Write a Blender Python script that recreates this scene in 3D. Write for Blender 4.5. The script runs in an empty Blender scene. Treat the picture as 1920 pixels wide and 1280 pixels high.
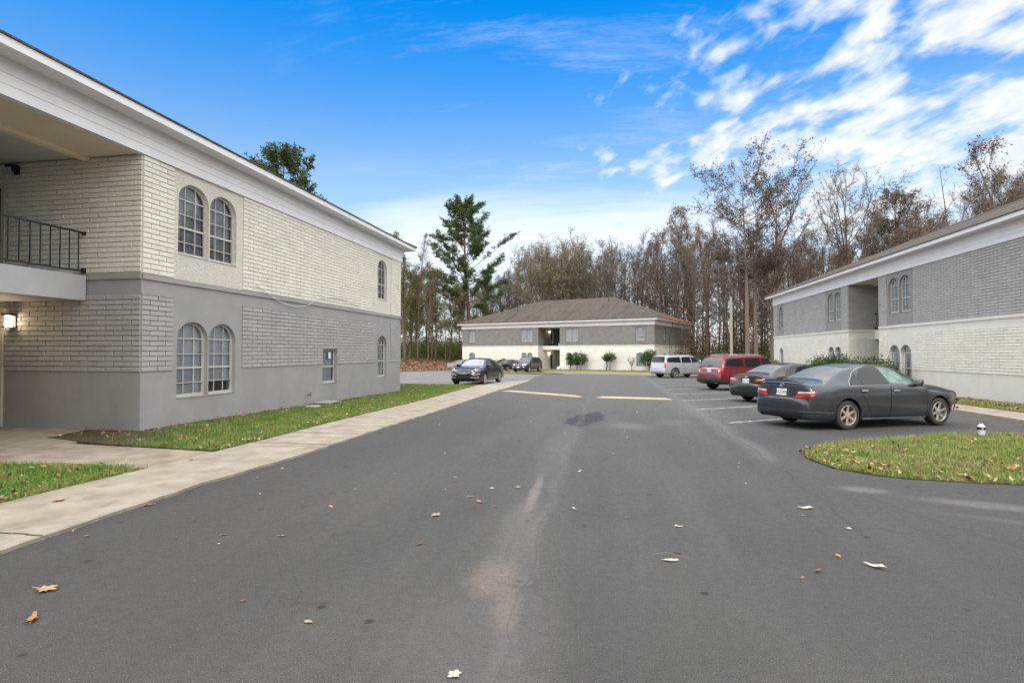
import bpy, bmesh, math, random
import numpy as np
from mathutils import Vector, Matrix
from mathutils.bvhtree import BVHTree
from math import radians as R, sin, cos, pi

S = bpy.context.scene
COL = S.collection
# ------------------------------------------------------------------ camera
YAW = R(10.38)
cam = bpy.data.cameras.new('camera'); camo = bpy.data.objects.new('camera', cam); COL.objects.link(camo)
cam.lens = 19.95; cam.sensor_width = 36; cam.clip_end = 3000; cam.clip_start = 0.05
camo.location = (0, 0, 1.7); camo.rotation_euler = (R(91.13), 0, YAW)
S.camera = camo
# ------------------------------------------------------------------ light
SUN_EL, SUN_AZ = 50, 185          # azimuth clockwise from +Y
S.view_settings.view_transform = 'Standard'; S.view_settings.look = 'None'
S.view_settings.gamma = 1; S.view_settings.exposure = 1.14
sun = bpy.data.lights.new('sun', 'SUN'); suno = bpy.data.objects.new('sun', sun); COL.objects.link(suno)
sun.energy = 1.1; sun.angle = R(24); sun.color = (1, .95, .88)
sd = Vector((sin(R(SUN_AZ)) * cos(R(SUN_EL)), cos(R(SUN_AZ)) * cos(R(SUN_EL)), sin(R(SUN_EL))))
suno.rotation_euler = sd.to_track_quat('Z', 'Y').to_euler(); suno.location = (0, 0, 60)
W = bpy.data.worlds.new('World'); S.world = W; W.use_nodes = True
nt = W.node_tree; nt.nodes.clear()
class NB:
    def __init__(s, t): s.t = t
    def n(s, typ, **k):
        x = s.t.nodes.new(typ)
        for a, v in k.items():
            if a.startswith('i_'):
                key = a[2:]; key = int(key) if key.isdigit() else key
                if isinstance(v, bpy.types.NodeSocket): s.t.links.new(v, x.inputs[key])
                else: x.inputs[key].default_value = v
            else: setattr(x, a, v)
        return x
    def l(s, a, b): s.t.links.new(a, b)
    def m(s, op, a, b=None, c=None, clamp=False):
        x = s.n('ShaderNodeMath', operation=op, use_clamp=clamp)
        for i, v in enumerate((a, b, c)):
            if v is None: continue
            if isinstance(v, bpy.types.NodeSocket): s.l(v, x.inputs[i])
            else: x.inputs[i].default_value = v
        return x.outputs[0]
    def vm(s, op, a, b=None):
        x = s.n('ShaderNodeVectorMath', operation=op)
        for i, v in enumerate((a, b)):
            if v is None: continue
            if isinstance(v, bpy.types.NodeSocket): s.l(v, x.inputs[i])
            else: x.inputs[i].default_value = v
        return x.outputs[1] if op in ('DOT_PRODUCT', 'LENGTH') else x.outputs[0]
    def mix(s, f, a, b):
        x = s.n('ShaderNodeMix', data_type='RGBA')
        for i, v in ((0, f), (6, a), (7, b)):
            if isinstance(v, bpy.types.NodeSocket): s.l(v, x.inputs[i])
            else: x.inputs[i].default_value = v if not isinstance(v, tuple) or len(v) == 4 else (*v, 1)
        return x.outputs[2]
    def noise(s, vec, scale, detail=4, rough=.55, dist=0):
        x = s.n('ShaderNodeTexNoise'); x.inputs['Scale'].default_value = scale
        x.inputs['Detail'].default_value = detail; x.inputs['Roughness'].default_value = rough
        x.inputs['Distortion'].default_value = dist
        if vec is not None: s.l(vec, x.inputs['Vector'])
        return x.outputs[0]
    def rng(s, v, a, b, c=0, d=1, smooth=True):
        x = s.n('ShaderNodeMapRange'); x.clamp = True
        if smooth: x.interpolation_type = 'SMOOTHSTEP'
        s.l(v, x.inputs[0])
        for i, q in zip((1, 2, 3, 4), (a, b, c, d)): x.inputs[i].default_value = q
        return x.outputs[0]
b = NB(nt)
sky = b.n('ShaderNodeTexSky', sky_type='NISHITA', sun_disc=False, sun_elevation=R(SUN_EL), sun_rotation=R(SUN_AZ), air_density=1.0, dust_density=0.6, ozone_density=1.6)
hsv = b.n('ShaderNodeHueSaturation'); hsv.inputs['Saturation'].default_value = 1.13; hsv.inputs['Value'].default_value = 1.05
hsv.inputs['Hue'].default_value = .497
b.l(sky.outputs[0], hsv.inputs['Color'])
tc = b.n('ShaderNodeTexCoord'); d = b.vm('NORMALIZE', tc.outputs['Generated'])
sep = b.n('ShaderNodeSeparateXYZ', i_0=d); dz = b.m('MAXIMUM', sep.outputs[2], 0.0)
den = b.m('ADD', dz, .28)
px = b.m('DIVIDE', sep.outputs[0], den); py = b.m('DIVIDE', sep.outputs[1], den)
cmb = b.n('ShaderNodeCombineXYZ', i_0=px, i_1=py, i_2=0.0)
mp0 = b.n('ShaderNodeMapping', i_Vector=cmb.outputs[0]); mp0.inputs['Rotation'].default_value = (0, 0, R(-27))
mp = b.n('ShaderNodeMapping', i_Vector=mp0.outputs[0]); mp.inputs['Scale'].default_value = (2.35, 1.5, 1)
wv = mp.outputs[0]
puff = b.noise(wv, 2.6, 8, .58, .25)
big = b.noise(cmb.outputs[0], .55, 3, .5)
side = b.vm('DOT_PRODUCT', d, (cos(YAW), sin(YAW), 0))
fw = b.vm('DOT_PRODUCT', d, (-sin(YAW), cos(YAW), 0))
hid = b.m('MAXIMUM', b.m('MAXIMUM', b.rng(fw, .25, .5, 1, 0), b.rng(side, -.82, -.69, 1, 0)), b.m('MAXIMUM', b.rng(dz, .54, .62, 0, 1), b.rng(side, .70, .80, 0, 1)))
# cloud field: thick to the right, thinning towards the centre of the view
bias = b.m('ADD', b.rng(side, -.14, .42, -.25, .045, smooth=False), b.m('MULTIPLY', b.m('SUBTRACT', big, .5), .55))
bias = b.m('ADD', bias, b.m('MULTIPLY', hid, .40))  # extra cloud cover added in the unseen sky to whiten the ambient light
rip = b.noise(wv, 4.6, 3, .5, .25)
body = b.m('ADD', b.m('MULTIPLY', puff, .55), b.m('MULTIPLY', rip, .45))
dens = b.m('ADD', body, bias)
c1 = b.rng(dens, .465, .63)
low = b.m('MULTIPLY', b.rng(dz, .18, .37, 1, 0), b.rng(side, -.42, -.15, 0, 1))
mp2 = b.n('ShaderNodeMapping', i_Vector=cmb.outputs[0]); mp2.inputs['Scale'].default_value = (.35, .9, 1); mp2.inputs['Rotation'].default_value = (0, 0, R(-8))
streak = b.noise(mp2.outputs[0], 1.6, 7, .62, .5)
c2 = b.m('MULTIPLY', b.rng(b.m('ADD', streak, b.m('MULTIPLY', low, .20)), .52, .74), b.m('MULTIPLY', low, .75))
mp3 = b.n('ShaderNodeMapping', i_Vector=cmb.outputs[0]); mp3.inputs['Scale'].default_value = (.5, 1.6, 1); mp3.inputs['Rotation'].default_value = (0, 0, R(10))
cirr = b.m('MULTIPLY', b.m('MULTIPLY', b.rng(b.noise(mp3.outputs[0], 2.2, 9, .72, .4), .50, .80), b.rng(side, -.45, .0, 0, 1)), .45)
cl = b.m('MAXIMUM', b.m('MAXIMUM', c1, c2), cirr)
shade = b.noise(wv, 7.5, 5, .6, .2)
ccol = b.mix(b.rng(b.m('SUBTRACT', dens, b.m('MULTIPLY', shade, .55)), .22, .48), (5.7, 5.75, 5.85), (4.2, 4.6, 5.3))
glow = b.m('ADD', b.m('MULTIPLY', hid, .85), 1.0)   # unseen clouds outside the view, brightened to fill the scene with light
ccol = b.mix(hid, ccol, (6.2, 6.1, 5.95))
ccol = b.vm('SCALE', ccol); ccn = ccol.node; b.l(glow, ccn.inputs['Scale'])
hz = b.rng(dz, 0, .42, .42, 0)
tint = b.mix(b.rng(dz, .24, .55), (1, 1, 1), (.0, .88, 1.45))
mul = b.n('ShaderNodeMix', data_type='RGBA', blend_type='MULTIPLY'); mul.inputs[0].default_value = 1; b.l(hsv.outputs[0], mul.inputs[6]); b.l(tint, mul.inputs[7])
skyc = b.mix(hz, mul.outputs[2], (3.6, 4.6, 5.8))
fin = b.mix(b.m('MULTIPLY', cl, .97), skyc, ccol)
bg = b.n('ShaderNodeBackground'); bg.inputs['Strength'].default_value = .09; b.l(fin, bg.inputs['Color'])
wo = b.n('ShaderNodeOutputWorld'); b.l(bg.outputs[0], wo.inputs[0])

# ------------------------------------------------------------------ helpers
MATS = {}
def mat(name, col, rough=.8, col2=None, nscale=6, namt=1.0, bump=0, bscale=40, metal=0, island=0, emit=None, spec=.5, coat=0, det=4, stretch=None, streak=None, trans=0):
    if name in MATS: return MATS[name]
    m = bpy.data.materials.new(name); m.use_nodes = True; t = m.node_tree; t.nodes.clear(); B = NB(t)
    o = B.n('ShaderNodeOutputMaterial'); p = B.n('ShaderNodeBsdfPrincipled'); B.l(p.outputs[0], o.inputs[0])
    geo = B.n('ShaderNodeNewGeometry'); pos = geo.outputs['Position']
    if stretch:
        q = B.n('ShaderNodeMapping', i_Vector=pos); q.inputs['Scale'].default_value = stretch; vec = q.outputs[0]
    else: vec = pos
    c = (*col, 1)
    if col2:
        f = B.rng(B.noise(vec, nscale, det, .6), .3, .7, 0, namt)
        c = B.mix(f, col, col2)
    if island:
        r = geo.outputs['Random Per Island']
        h = B.n('ShaderNodeHueSaturation'); h.inputs['Value'].default_value = 1
        B.l(B.m('ADD', B.m('MULTIPLY', r, island * 2), 1 - island), h.inputs['Value'])
        if isinstance(c, tuple): h.inputs['Color'].default_value = c
        else: B.l(c, h.inputs['Color'])
        c = h.outputs[0]
    if streak:   # drip dirt: (colour, amount, scale, stretch)
        q = B.n('ShaderNodeMapping', i_Vector=pos); q.inputs['Scale'].default_value = streak[3]
        f = B.rng(B.noise(q.outputs[0], streak[2], 5, .65), .52, .8, 0, streak[1])
        c = B.mix(f, c, streak[0])
    if isinstance(c, tuple): p.inputs['Base Color'].default_value = c
    else: B.l(c, p.inputs['Base Color'])
    p.inputs['Roughness'].default_value = rough; p.inputs['Metallic'].default_value = metal
    p.inputs['Specular IOR Level'].default_value = spec
    if coat: p.inputs['Coat Weight'].default_value = coat; p.inputs['Coat Roughness'].default_value = .05
    if emit: p.inputs['Emission Color'].default_value = (*emit[0], 1); p.inputs['Emission Strength'].default_value = emit[1]
    if bump:
        bp = B.n('ShaderNodeBump'); bp.inputs['Strength'].default_value = 1; bp.inputs['Distance'].default_value = bump
        B.l(B.noise(pos, bscale, 6, .65), bp.inputs['Height']); B.l(bp.outputs[0], p.inputs['Normal'])
    MATS[name] = m; return m

def tag(o, label=None, cat=None, group=None, kind=None):
    if label: o['label'] = label
    if cat: o['category'] = cat
    if group: o['group'] = group
    if kind: o['kind'] = kind
    return o
def empty(name, loc=(0, 0, 0), rz=0, label=None, cat=None, group=None):
    o = bpy.data.objects.new(name, None); COL.objects.link(o); o.location = loc; o.rotation_euler = (0, 0, rz)
    o.empty_display_size = .2
    return tag(o, label, cat, group)
class MB:
    """collects geometry; materials by slot"""
    def __init__(s): s.v = []; s.f = []; s.mi = []; s.mats = []
    def slot(s, m):
        if m not in s.mats: s.mats.append(m)
        return s.mats.index(m)
    def add(s, vs, fs, m):
        k = len(s.v); i = s.slot(m); s.v += [tuple(q) for q in vs]
        for f in fs: s.f.append(tuple(k + a for a in f)); s.mi.append(i)
    def box(s, a, c, m, bev=0):
        x0, y0, z0 = a; x1, y1, z1 = c
        s.add([(x0, y0, z0), (x1, y0, z0), (x1, y1, z0), (x0, y1, z0), (x0, y0, z1), (x1, y0, z1), (x1, y1, z1), (x0, y1, z1)],
              [(0, 3, 2, 1), (4, 5, 6, 7), (0, 1, 5, 4), (1, 2, 6, 5), (2, 3, 7, 6), (3, 0, 4, 7)], m)
    def quad(s, p, m): s.add(p, [tuple(range(len(p)))], m)
    def tube(s, pts, rad, m, n=6, cap=True, closed=False):
        pts = [Vector(p) for p in pts]; N = len(pts)
        if not hasattr(rad, '__len__'): rad = [rad] * N
        ups = None; rings = []
        for i, p in enumerate(pts):
            if closed: t = pts[(i + 1) % N] - pts[i - 1]
            else: t = pts[min(i + 1, N - 1)] - pts[max(i - 1, 0)]
            if t.length < 1e-9: t = Vector((0, 0, 1))
            t.normalize()
            if ups is None: ups = t.orthogonal().normalized()
            ups = (ups - t * ups.dot(t))
            if ups.length < 1e-6: ups = t.orthogonal()
            ups.normalize(); w = t.cross(ups)
            rings.append([p + (ups * cos(2 * pi * k / n) + w * sin(2 * pi * k / n)) * rad[i] for k in range(n)])
        vs = [q for r_ in rings for q in r_]; fs = []
        M = N if closed else N - 1
        for i in range(M):
            j = (i + 1) % N
            for k in range(n):
                fs.append((i * n + k, i * n + (k + 1) % n, j * n + (k + 1) % n, j * n + k))
        if cap and not closed: fs += [tuple(reversed(range(n))), tuple((N - 1) * n + k for k in range(n))]
        s.add(vs, fs, m)
    def lathe(s, prof, m, c=(0, 0, 0), axis='z', n=24):
        vs = []; fs = []
        for (r_, h) in prof:
            for k in range(n):
                a = 2 * pi * k / n
                if axis == 'z': vs.append((c[0] + r_ * cos(a), c[1] + r_ * sin(a), c[2] + h))
                else: vs.append((c[0] + r_ * cos(a), c[1] + h, c[2] + r_ * sin(a)))
        for i in range(len(prof) - 1):
            for k in range(n): fs.append((i * n + k, i * n + (k + 1) % n, (i + 1) * n + (k + 1) % n, (i + 1) * n + k))
        s.add(vs, fs, m)
    def blob(s, c, sz, m, p=2.6, nu=14, nv=9, rot=None):
        vs = []; fs = []
        def sg(x, e): return math.copysign(abs(x) ** e, x)
        e = 2 / p
        for j in range(nv + 1):
            la = -pi / 2 + pi * j / nv
            for i in range(nu):
                lo = 2 * pi * i / nu
                q = Vector((sz[0] * sg(cos(la), e) * sg(cos(lo), e), sz[1] * sg(cos(la), e) * sg(sin(lo), e), sz[2] * sg(sin(la), e)))
                if rot: q = rot @ q
                vs.append((c[0] + q.x, c[1] + q.y, c[2] + q.z))
        for j in range(nv):
            for i in range(nu): fs.append((j * nu + i, j * nu + (i + 1) % nu, (j + 1) * nu + (i + 1) % nu, (j + 1) * nu + i))
        s.add(vs, fs, m)
    def build(s, name, parent=None, smooth=False, loc=None, sharp=None, **k):
        me = bpy.data.meshes.new(name); me.from_pydata(s.v, [], s.f)
        for m in s.mats: me.materials.append(m)
        if len(s.mats) > 1: me.polygons.foreach_set('material_index', s.mi)
        me.update()
        bm = bmesh.new(); bm.from_mesh(me); bmesh.ops.recalc_face_normals(bm, faces=bm.faces[:]) if k.pop('recalc', True) and len(s.f) < 60000 else None
        bm.to_mesh(me); bm.free()
        if smooth:
            me.shade_smooth()
            me.set_sharp_from_angle(angle=R(sharp or 35))
        o = bpy.data.objects.new(name, me); COL.objects.link(o)
        if parent: o.parent = parent
        if loc: o.location = loc
        return tag(o, **k)

def gz(x, y):
    z = -0.0098 * (min(y, 100) - 12) if y > 12 else 0.0
    if x < -19:
        d_ = y - 62.5 - (x + 24) * 1.3
        z += .035 * max(0, min(d_, 42)) * min(1, (-19 - x) / 5)
    return z
def poly_sheet(name, outline, zoff, m, skirt=0, rag=0, seed=1, step=.25, **k):
    """flat sheet following the ground fall; rag = ragged edge amplitude"""
    rnd = random.Random(seed); pts = []
    n = len(outline)
    for i in range(n):
        a = Vector(outline[i]); c = Vector(outline[(i + 1) % n]); L = (c - a).length
        q = max(1, int(L / step)) if rag else 1
        q = min(q, 400)
        for j in range(q):
            p = a.lerp(c, j / q)
            if rag: p += Vector((rnd.gauss(0, rag), rnd.gauss(0, rag)))
            pts.append(p)
    bm = bmesh.new(); vs = [bm.verts.new((p.x, p.y, 0)) for p in pts]; f = bm.faces.new(vs)
    bmesh.ops.triangulate(bm, faces=[f])
    for Y in (12, 100):
        bmesh.ops.bisect_plane(bm, geom=bm.verts[:] + bm.edges[:] + bm.faces[:], plane_co=(0, Y, 0), plane_no=(0, 1, 0))
    if skirt:
        ed = [e for e in bm.edges if e.is_boundary]
        r_ = bmesh.ops.extrude_edge_only(bm, edges=ed)
        for v in r_['geom']:
            if isinstance(v, bmesh.types.BMVert): v.co.z = -skirt
    for v in bm.verts: v.co.z += (-0.0098 * (min(v.co.y, 100) - 12) if v.co.y > 12 else 0) + zoff
    bmesh.ops.recalc_face_normals(bm, faces=bm.faces[:])
    me = bpy.data.meshes.new(name); bm.to_mesh(me); bm.free(); me.materials.append(m)
    if not skirt:
        if me.polygons[0].normal.z < 0: me.flip_normals()
    o = bpy.data.objects.new(name, me); COL.objects.link(o); return tag(o, **k)
def inpoly(p, poly):
    x, y = p; c = False; j = len(poly) - 1
    for i in range(len(poly)):
        xi, yi = poly[i]; xj, yj = poly[j]
        if (yi > y) != (yj > y) and x < (xj - xi) * (y - yi) / (yj - yi) + xi: c = not c
        j = i
    return c

# ------------------------------------------------------------------ setting materials
def ground_mat():
    m = bpy.data.materials.new('ground_soil'); m.use_nodes = True; t = m.node_tree; t.nodes.clear(); B = NB(t)
    o = B.n('ShaderNodeOutputMaterial'); p = B.n('ShaderNodeBsdfPrincipled'); B.l(p.outputs[0], o.inputs[0])
    pos = B.n('ShaderNodeNewGeometry').outputs['Position']
    c = B.mix(B.rng(B.noise(pos, 9, 6, .7), .35, .65), (.10, .045, .02), (.21, .11, .055))
    c = B.mix(B.rng(B.noise(pos, 1.1, 4, .6), .52, .7), c, (.075, .085, .025))
    B.l(c, p.inputs['Base Color']); p.inputs['Roughness'].default_value = .95
    bp = B.n('ShaderNodeBump'); bp.inputs['Distance'].default_value = .06; B.l(B.noise(pos, 22, 6, .7), bp.inputs['Height']); B.l(bp.outputs[0], p.inputs['Normal'])
    return m
def asphalt_mat():
    m = bpy.data.materials.new('asphalt'); m.use_nodes = True; t = m.node_tree; t.nodes.clear(); B = NB(t)
    o = B.n('ShaderNodeOutputMaterial'); p = B.n('ShaderNodeBsdfPrincipled'); B.l(p.outputs[0], o.inputs[0])
    pos = B.n('ShaderNodeNewGeometry').outputs['Position']
    sp = B.n('ShaderNodeSeparateXYZ', i_0=pos); X, Y = sp.outputs[0], sp.outputs[1]
    fine = B.noise(pos, 130, 3, .7); med = B.noise(pos, 14, 5, .65); big = B.noise(pos, .35, 5, .6)
    q = B.n('ShaderNodeMapping', i_Vector=pos); q.inputs['Scale'].default_value = (1.3, .12, 1)
    lane = B.noise(q.outputs[0], 1.0, 5, .6)
    # lighter towards the middle of the drive and with distance up the drive
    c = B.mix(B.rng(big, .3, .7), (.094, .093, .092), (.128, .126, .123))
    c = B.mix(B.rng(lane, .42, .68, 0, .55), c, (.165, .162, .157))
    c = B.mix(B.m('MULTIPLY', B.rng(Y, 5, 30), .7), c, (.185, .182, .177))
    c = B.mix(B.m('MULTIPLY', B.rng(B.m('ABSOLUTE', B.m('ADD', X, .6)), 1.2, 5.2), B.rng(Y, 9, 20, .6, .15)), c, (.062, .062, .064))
    c = B.mix(B.rng(med, .3, .75, 0, .25), c, (.045, .045, .048))
    c = B.mix(B.rng(fine, .42, .58, .85, 0), c, (.030, .030, .032)); c = B.mix(B.rng(B.noise(pos, 210, 2, .6), .55, .72, 0, .55), c, (.22, .215, .21))
    vor = B.n('ShaderNodeTexVoronoi', feature='F1'); vor.inputs['Scale'].default_value = 60; B.l(pos, vor.inputs['Vector'])
    c = B.mix(B.rng(vor.outputs['Distance'], .16, .26, .9, 0), c, B.mix(vor.outputs['Color'], (.04, .04, .04), (.26, .24, .22)))
    vr2 = B.n('ShaderNodeTexVoronoi', feature='F1'); vr2.inputs['Scale'].default_value = 26; B.l(pos, vr2.inputs['Vector'])
    c = B.mix(B.rng(vr2.outputs['Distance'], .06, .10, .8, 0), c, (.34, .32, .30))
    # dark oil spots
    v3 = B.n('ShaderNodeTexVoronoi', feature='F1'); v3.inputs['Scale'].default_value = 2.2; B.l(B.vm('ADD', pos, B.vm('MULTIPLY', (0, 0, 0), (0, 0, 0))), v3.inputs['Vector'])
    c = B.mix(B.rng(B.m('ADD', v3.outputs['Distance'], B.m('MULTIPLY', med, .08)), .09, .125, .8, 0), c, (.02, .02, .023))
    def ell(cx, cy, a, bb, ang, warp, k0=.35, k1=1.25):
        q = B.n('ShaderNodeMapping', vector_type='POINT'); B.l(pos, q.inputs['Vector'])
        ca, sa = cos(-ang), sin(-ang)
        q.inputs['Rotation'].default_value = (0, 0, -ang); q.inputs['Scale'].default_value = (1, 1, 0)
        q.inputs['Location'].default_value = (-(cx * ca - cy * sa), -(cx * sa + cy * ca), 0)
        v = B.vm('MULTIPLY', q.outputs[0], (1 / a, 1 / bb, 0))
        d = B.m('ADD', B.vm('LENGTH', v), B.m('MULTIPLY', B.m('SUBTRACT', B.noise(pos, warp, 6, .75), .5), 1.3))
        return B.m('MULTIPLY', B.rng(d, k0, k1, 1, 0), B.rng(B.noise(pos, 22, 5, .75), .36, .6, .45, 1))
    tan = (.27, .205, .165); lg = (.235, .23, .225)
    for (cx, cy, a, bb, an, wp, col, f) in [
        (-.93, 4.25, .22, .42, .12, 7, tan, .6), (-.72, 3.75, .10, .35, .1, 9, tan, .5), (-.98, 6.9, .07, 1.05, .04, 6, (.30, .26, .235), .6), (-.93, 5.4, .22, 1.5, .05, 5, lg, .35), (-.85, 3.2, .55, 1.0, 0, 5, lg, .22),
        (-1.0, 10.3, .35, 3.2, 0, 2, lg, .22), (.3, 13.6, .5, .8, .4, 6, lg, .35), (1.4, 14.6, .9, .5, .7, 6, lg, .2),
        (3.0, 7.75, .35, .2, -.2, 9, lg, .55), (4.1, 7.2, .8, .2, -.3, 9, lg, .5), (4.3, 6.4, 1.3, .12, -.4, 9, lg, .2),
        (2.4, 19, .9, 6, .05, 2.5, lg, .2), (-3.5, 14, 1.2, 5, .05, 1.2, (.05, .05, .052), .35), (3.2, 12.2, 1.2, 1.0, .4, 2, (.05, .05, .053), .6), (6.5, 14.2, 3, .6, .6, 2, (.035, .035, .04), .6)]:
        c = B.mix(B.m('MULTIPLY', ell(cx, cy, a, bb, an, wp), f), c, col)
    wp = B.vm('ADD', pos, B.vm('SCALE', B.n('ShaderNodeTexNoise', i_Vector=pos, i_Scale=1.6).outputs['Color']))
    ve = B.n('ShaderNodeTexVoronoi', feature='DISTANCE_TO_EDGE'); ve.inputs['Scale'].default_value = .42; B.l(wp, ve.inputs['Vector'])
    ck = B.m('MULTIPLY', B.rng(ve.outputs['Distance'], .0, .012, 1, 0), B.rng(B.noise(pos, .55, 3, .5), .47, .55))
    c = B.mix(B.m('MULTIPLY', ck, .35), c, (.03, .03, .031))
    # sealed dark patch
    pt = ell(-.78, 15.0, .5, 2.1, -.12, 1.6, .8, .86)
    c = B.mix(B.m('MULTIPLY', pt, 1.5), c, (.038, .041, .05))
    # paving seams
    wob = B.m('MULTIPLY', B.m('SUBTRACT', B.noise(pos, .7, 3, .5), .5), .5)
    def seam(x0, k, wd, f, colr, cc, y0=-50, y1=60):
        d = B.m('ABSOLUTE', B.m('SUBTRACT', B.m('ADD', X, wob), B.m('ADD', B.m('MULTIPLY', Y, k), x0)))
        d = B.m('ADD', d, B.m('MULTIPLY', B.m('SUBTRACT', med, .5), wd * 3))
        msk = B.m('MULTIPLY', B.rng(d, 0, wd, f, 0), B.m('MULTIPLY', B.rng(Y, y0, y0 + 1), B.rng(Y, y1, y1 + 1, 1, 0)))
        return B.mix(msk, cc, colr)
    c = seam(-.62, -.02, .10, .22, (.2, .195, .19), c)
    c = seam(-.60, -.02, .012, .35, (.05, .05, .05), c, 0, 40)
    c = seam(2.35, 0, .30, .4, (.2, .195, .19), c, 9, 60)
    c = seam(2.30, 0, .03, .5, (.04, .04, .04), c, 5, 60)
    c = seam(5.0, -.28, .05, .35, (.04, .04, .042), c, -3, 9)
    B.l(c, p.inputs['Base Color'])
    B.l(B.rng(med, .3, .7, .72, .9), p.inputs['Roughness']); p.inputs['Specular IOR Level'].default_value = .4
    h = B.m('ADD', B.m('MULTIPLY', fine, .6), B.m('MULTIPLY', B.rng(vor.outputs['Distance'], 0, .5), .5))
    bp = B.n('ShaderNodeBump'); bp.inputs['Distance'].default_value = .02; bp.inputs['Strength'].default_value = 1; B.l(h, bp.inputs['Height']); B.l(bp.outputs[0], p.inputs['Normal'])
    return m
ASPH = asphalt_mat()
CONC = mat('walk_concrete', (.25, .215, .17), .9, (.37, .33, .275), 2.2, 1, .008, 70, streak=((.13, .11, .09), .85, 2.6, (1, .55, 1)), det=8)
SOIL = mat('soil_under_grass', (.05, .032, .018), .95, (.10, .085, .03), 5, 1, .03, 40)
# ground
def ground():
    bm = bmesh.new()
    xs = [-900, -200, -100, -70, -55, -45] + [-40 + i * 1.5 for i in range(15)] + [-17, 0, 30, 80, 200, 900]
    ys = [-300, -50, 12] + [20, 40, 50] + [55 + 2.5 * i for i in range(20)] + [110, 125, 160, 300, 1200]
    g_ = [[bm.verts.new((x, y, gz(x, y) - .03 - (0.05 if y > 40 else 0))) for x in xs] for y in ys]
    for j in range(len(ys) - 1):
        for i in range(len(xs) - 1): bm.faces.new((g_[j][i], g_[j][i + 1], g_[j + 1][i + 1], g_[j + 1][i]))
    me = bpy.data.meshes.new('ground'); bm.to_mesh(me); bm.free(); me.materials.append(ground_mat()); me.shade_smooth()
    o = bpy.data.objects.new('ground', me); COL.objects.link(o); o['kind'] = 'structure'
ground()
# far lot (older, paler asphalt) and the drive
poly_sheet('parking_lot', [(-60, 32.2), (-7.6, 32.2), (-5.6, 30), (11.2, 33), (11.4, 55), (6, 56.5), (-4, 62), (-14, 68), (-20.5, 68), (-24, 61.5), (-60, 30)], -.012,
           mat('old_asphalt', (.13, .128, .128), .9, (.19, .187, .183), .5, 1, .01, 60, streak=((.05, .05, .052), .8, .35, (1, 2.5, 1))), rag=.04, kind='structure')
drive = [(-5.05, -12), (-5.17, 4.0), (-5.27, 6.5), (-5.13, 8.56), (-5.2, 15), (-5.6, 26), (-5.87, 37.7), (-6.6, 46), (-6.9, 55), (-3.5, 56.5), (4, 54.5), (10.95, 52), (10.3, 30), (10.05, 22.6), (10.06, 19.5), (9.75, 15.85), (8.5, 13.75), (6.9, 13.5), (5.0, 12.4), (3.76, 11.5), (3.1, 10.6), (2.98, 9.82), (3.12, 9.08), (3.51, 8.64), (4.18, 8.42), (5.6, 8.3), (9, 7.6), (16, 6.5), (16, -12)]
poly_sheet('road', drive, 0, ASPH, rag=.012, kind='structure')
# pavement left: slab with joints
walk_l = [(-5.0, -12), (-5.12, 4.0), (-5.22, 6.5), (-5.08, 8.56), (-5.15, 15), (-5.55, 26), (-5.82, 37.7), (-5.9, 39.5), (-8.3, 34), (-7.75, 31.4), (-6.98, 19.6), (-6.84, 14.7), (-6.66, 11), (-6.64, 7.2), (-6.72, 6), (-6.72, -12)]
poly_sheet('pavement', walk_l, .035, CONC, skirt=.12, rag=.012, kind='structure')
poly_sheet('path', [(-6.66, 8.55), (-9.86, 8.85), (-11.17, 9.25), (-13.8, 10.5), (-17.5, 10.5), (-17.5, 6.9), (-9.3, 6.9), (-8.4, 7.3), (-6.66, 7.2)], .028, mat('path_concrete', (.22, .175, .13), .9, (.36, .31, .25), 2, 1, .006, 80, streak=((.12, .10, .085), .8, .8, (1, 1, 1))), skirt=.12, kind='structure')
jm = mat('dark_pavement_joint', (.055, .05, .042), .95)  # dark strips laid across the slab at its joints
jb = MB()
for Y in [-3, 1.2, 4.35, 9.55, 10.9, 15.8, 19.6, 23.8, 28.0, 32.4]:
    rj = random.Random(int(Y * 10)); x0, x1 = -5.14 - max(0, Y - 8) * .02, -6.68 - max(0, Y - 15) * .05; k = 9
    for i in range(k):
        a = x0 + (x1 - x0) * i / k; c = x0 + (x1 - x0) * (i + 1) / k
        ya = Y + rj.uniform(-.01, .01); yc = ya; w_ = .011
        z = gz(0, Y) + .0395
        jb.quad([(a, ya - w_, z), (a, ya + w_, z), (c, yc + w_, z), (c, yc - w_, z)], jm)
tag(jb.build('pavement_joint'), kind='structure')
# pavement along the right building
walk_r = [(10.0, 14.2), (10.15, 19.0), (10.15, 22.6), (10.4, 30), (11.0, 50), (12.15, 50), (11.7, 30), (11.45, 22), (11.45, 14.2), (11.5, 6), (10.0, 6)]
poly_sheet('pavement', walk_r, .05, CONC, skirt=.14, rag=.01, kind='structure')
# kerb by the far building
kb = MB(); km = mat('kerb_yellow_concrete', (.45, .36, .22), .85, (.33, .30, .26), 4)
A, C_ = Vector((-8.5, 66.3)), Vector((7.0, 57.5)); q = 12
for i in range(q):
    p, r_ = A.lerp(C_, i / q), A.lerp(C_, (i + 1) / q); z = gz(0, p.y)
    kb.add([(p.x, p.y, z - .1), (r_.x, r_.y, z - .1), (r_.x, r_.y + .18, z - .1), (p.x, p.y + .18, z - .1), (p.x, p.y, z + .12), (r_.x, r_.y, z + .12), (r_.x, r_.y + .18, z + .12), (p.x, p.y + .18, z + .12)],
           [(4, 5, 6, 7), (0, 1, 5, 4), (2, 3, 7, 6)], km)
tag(kb.build('kerb'), kind='structure')
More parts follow.
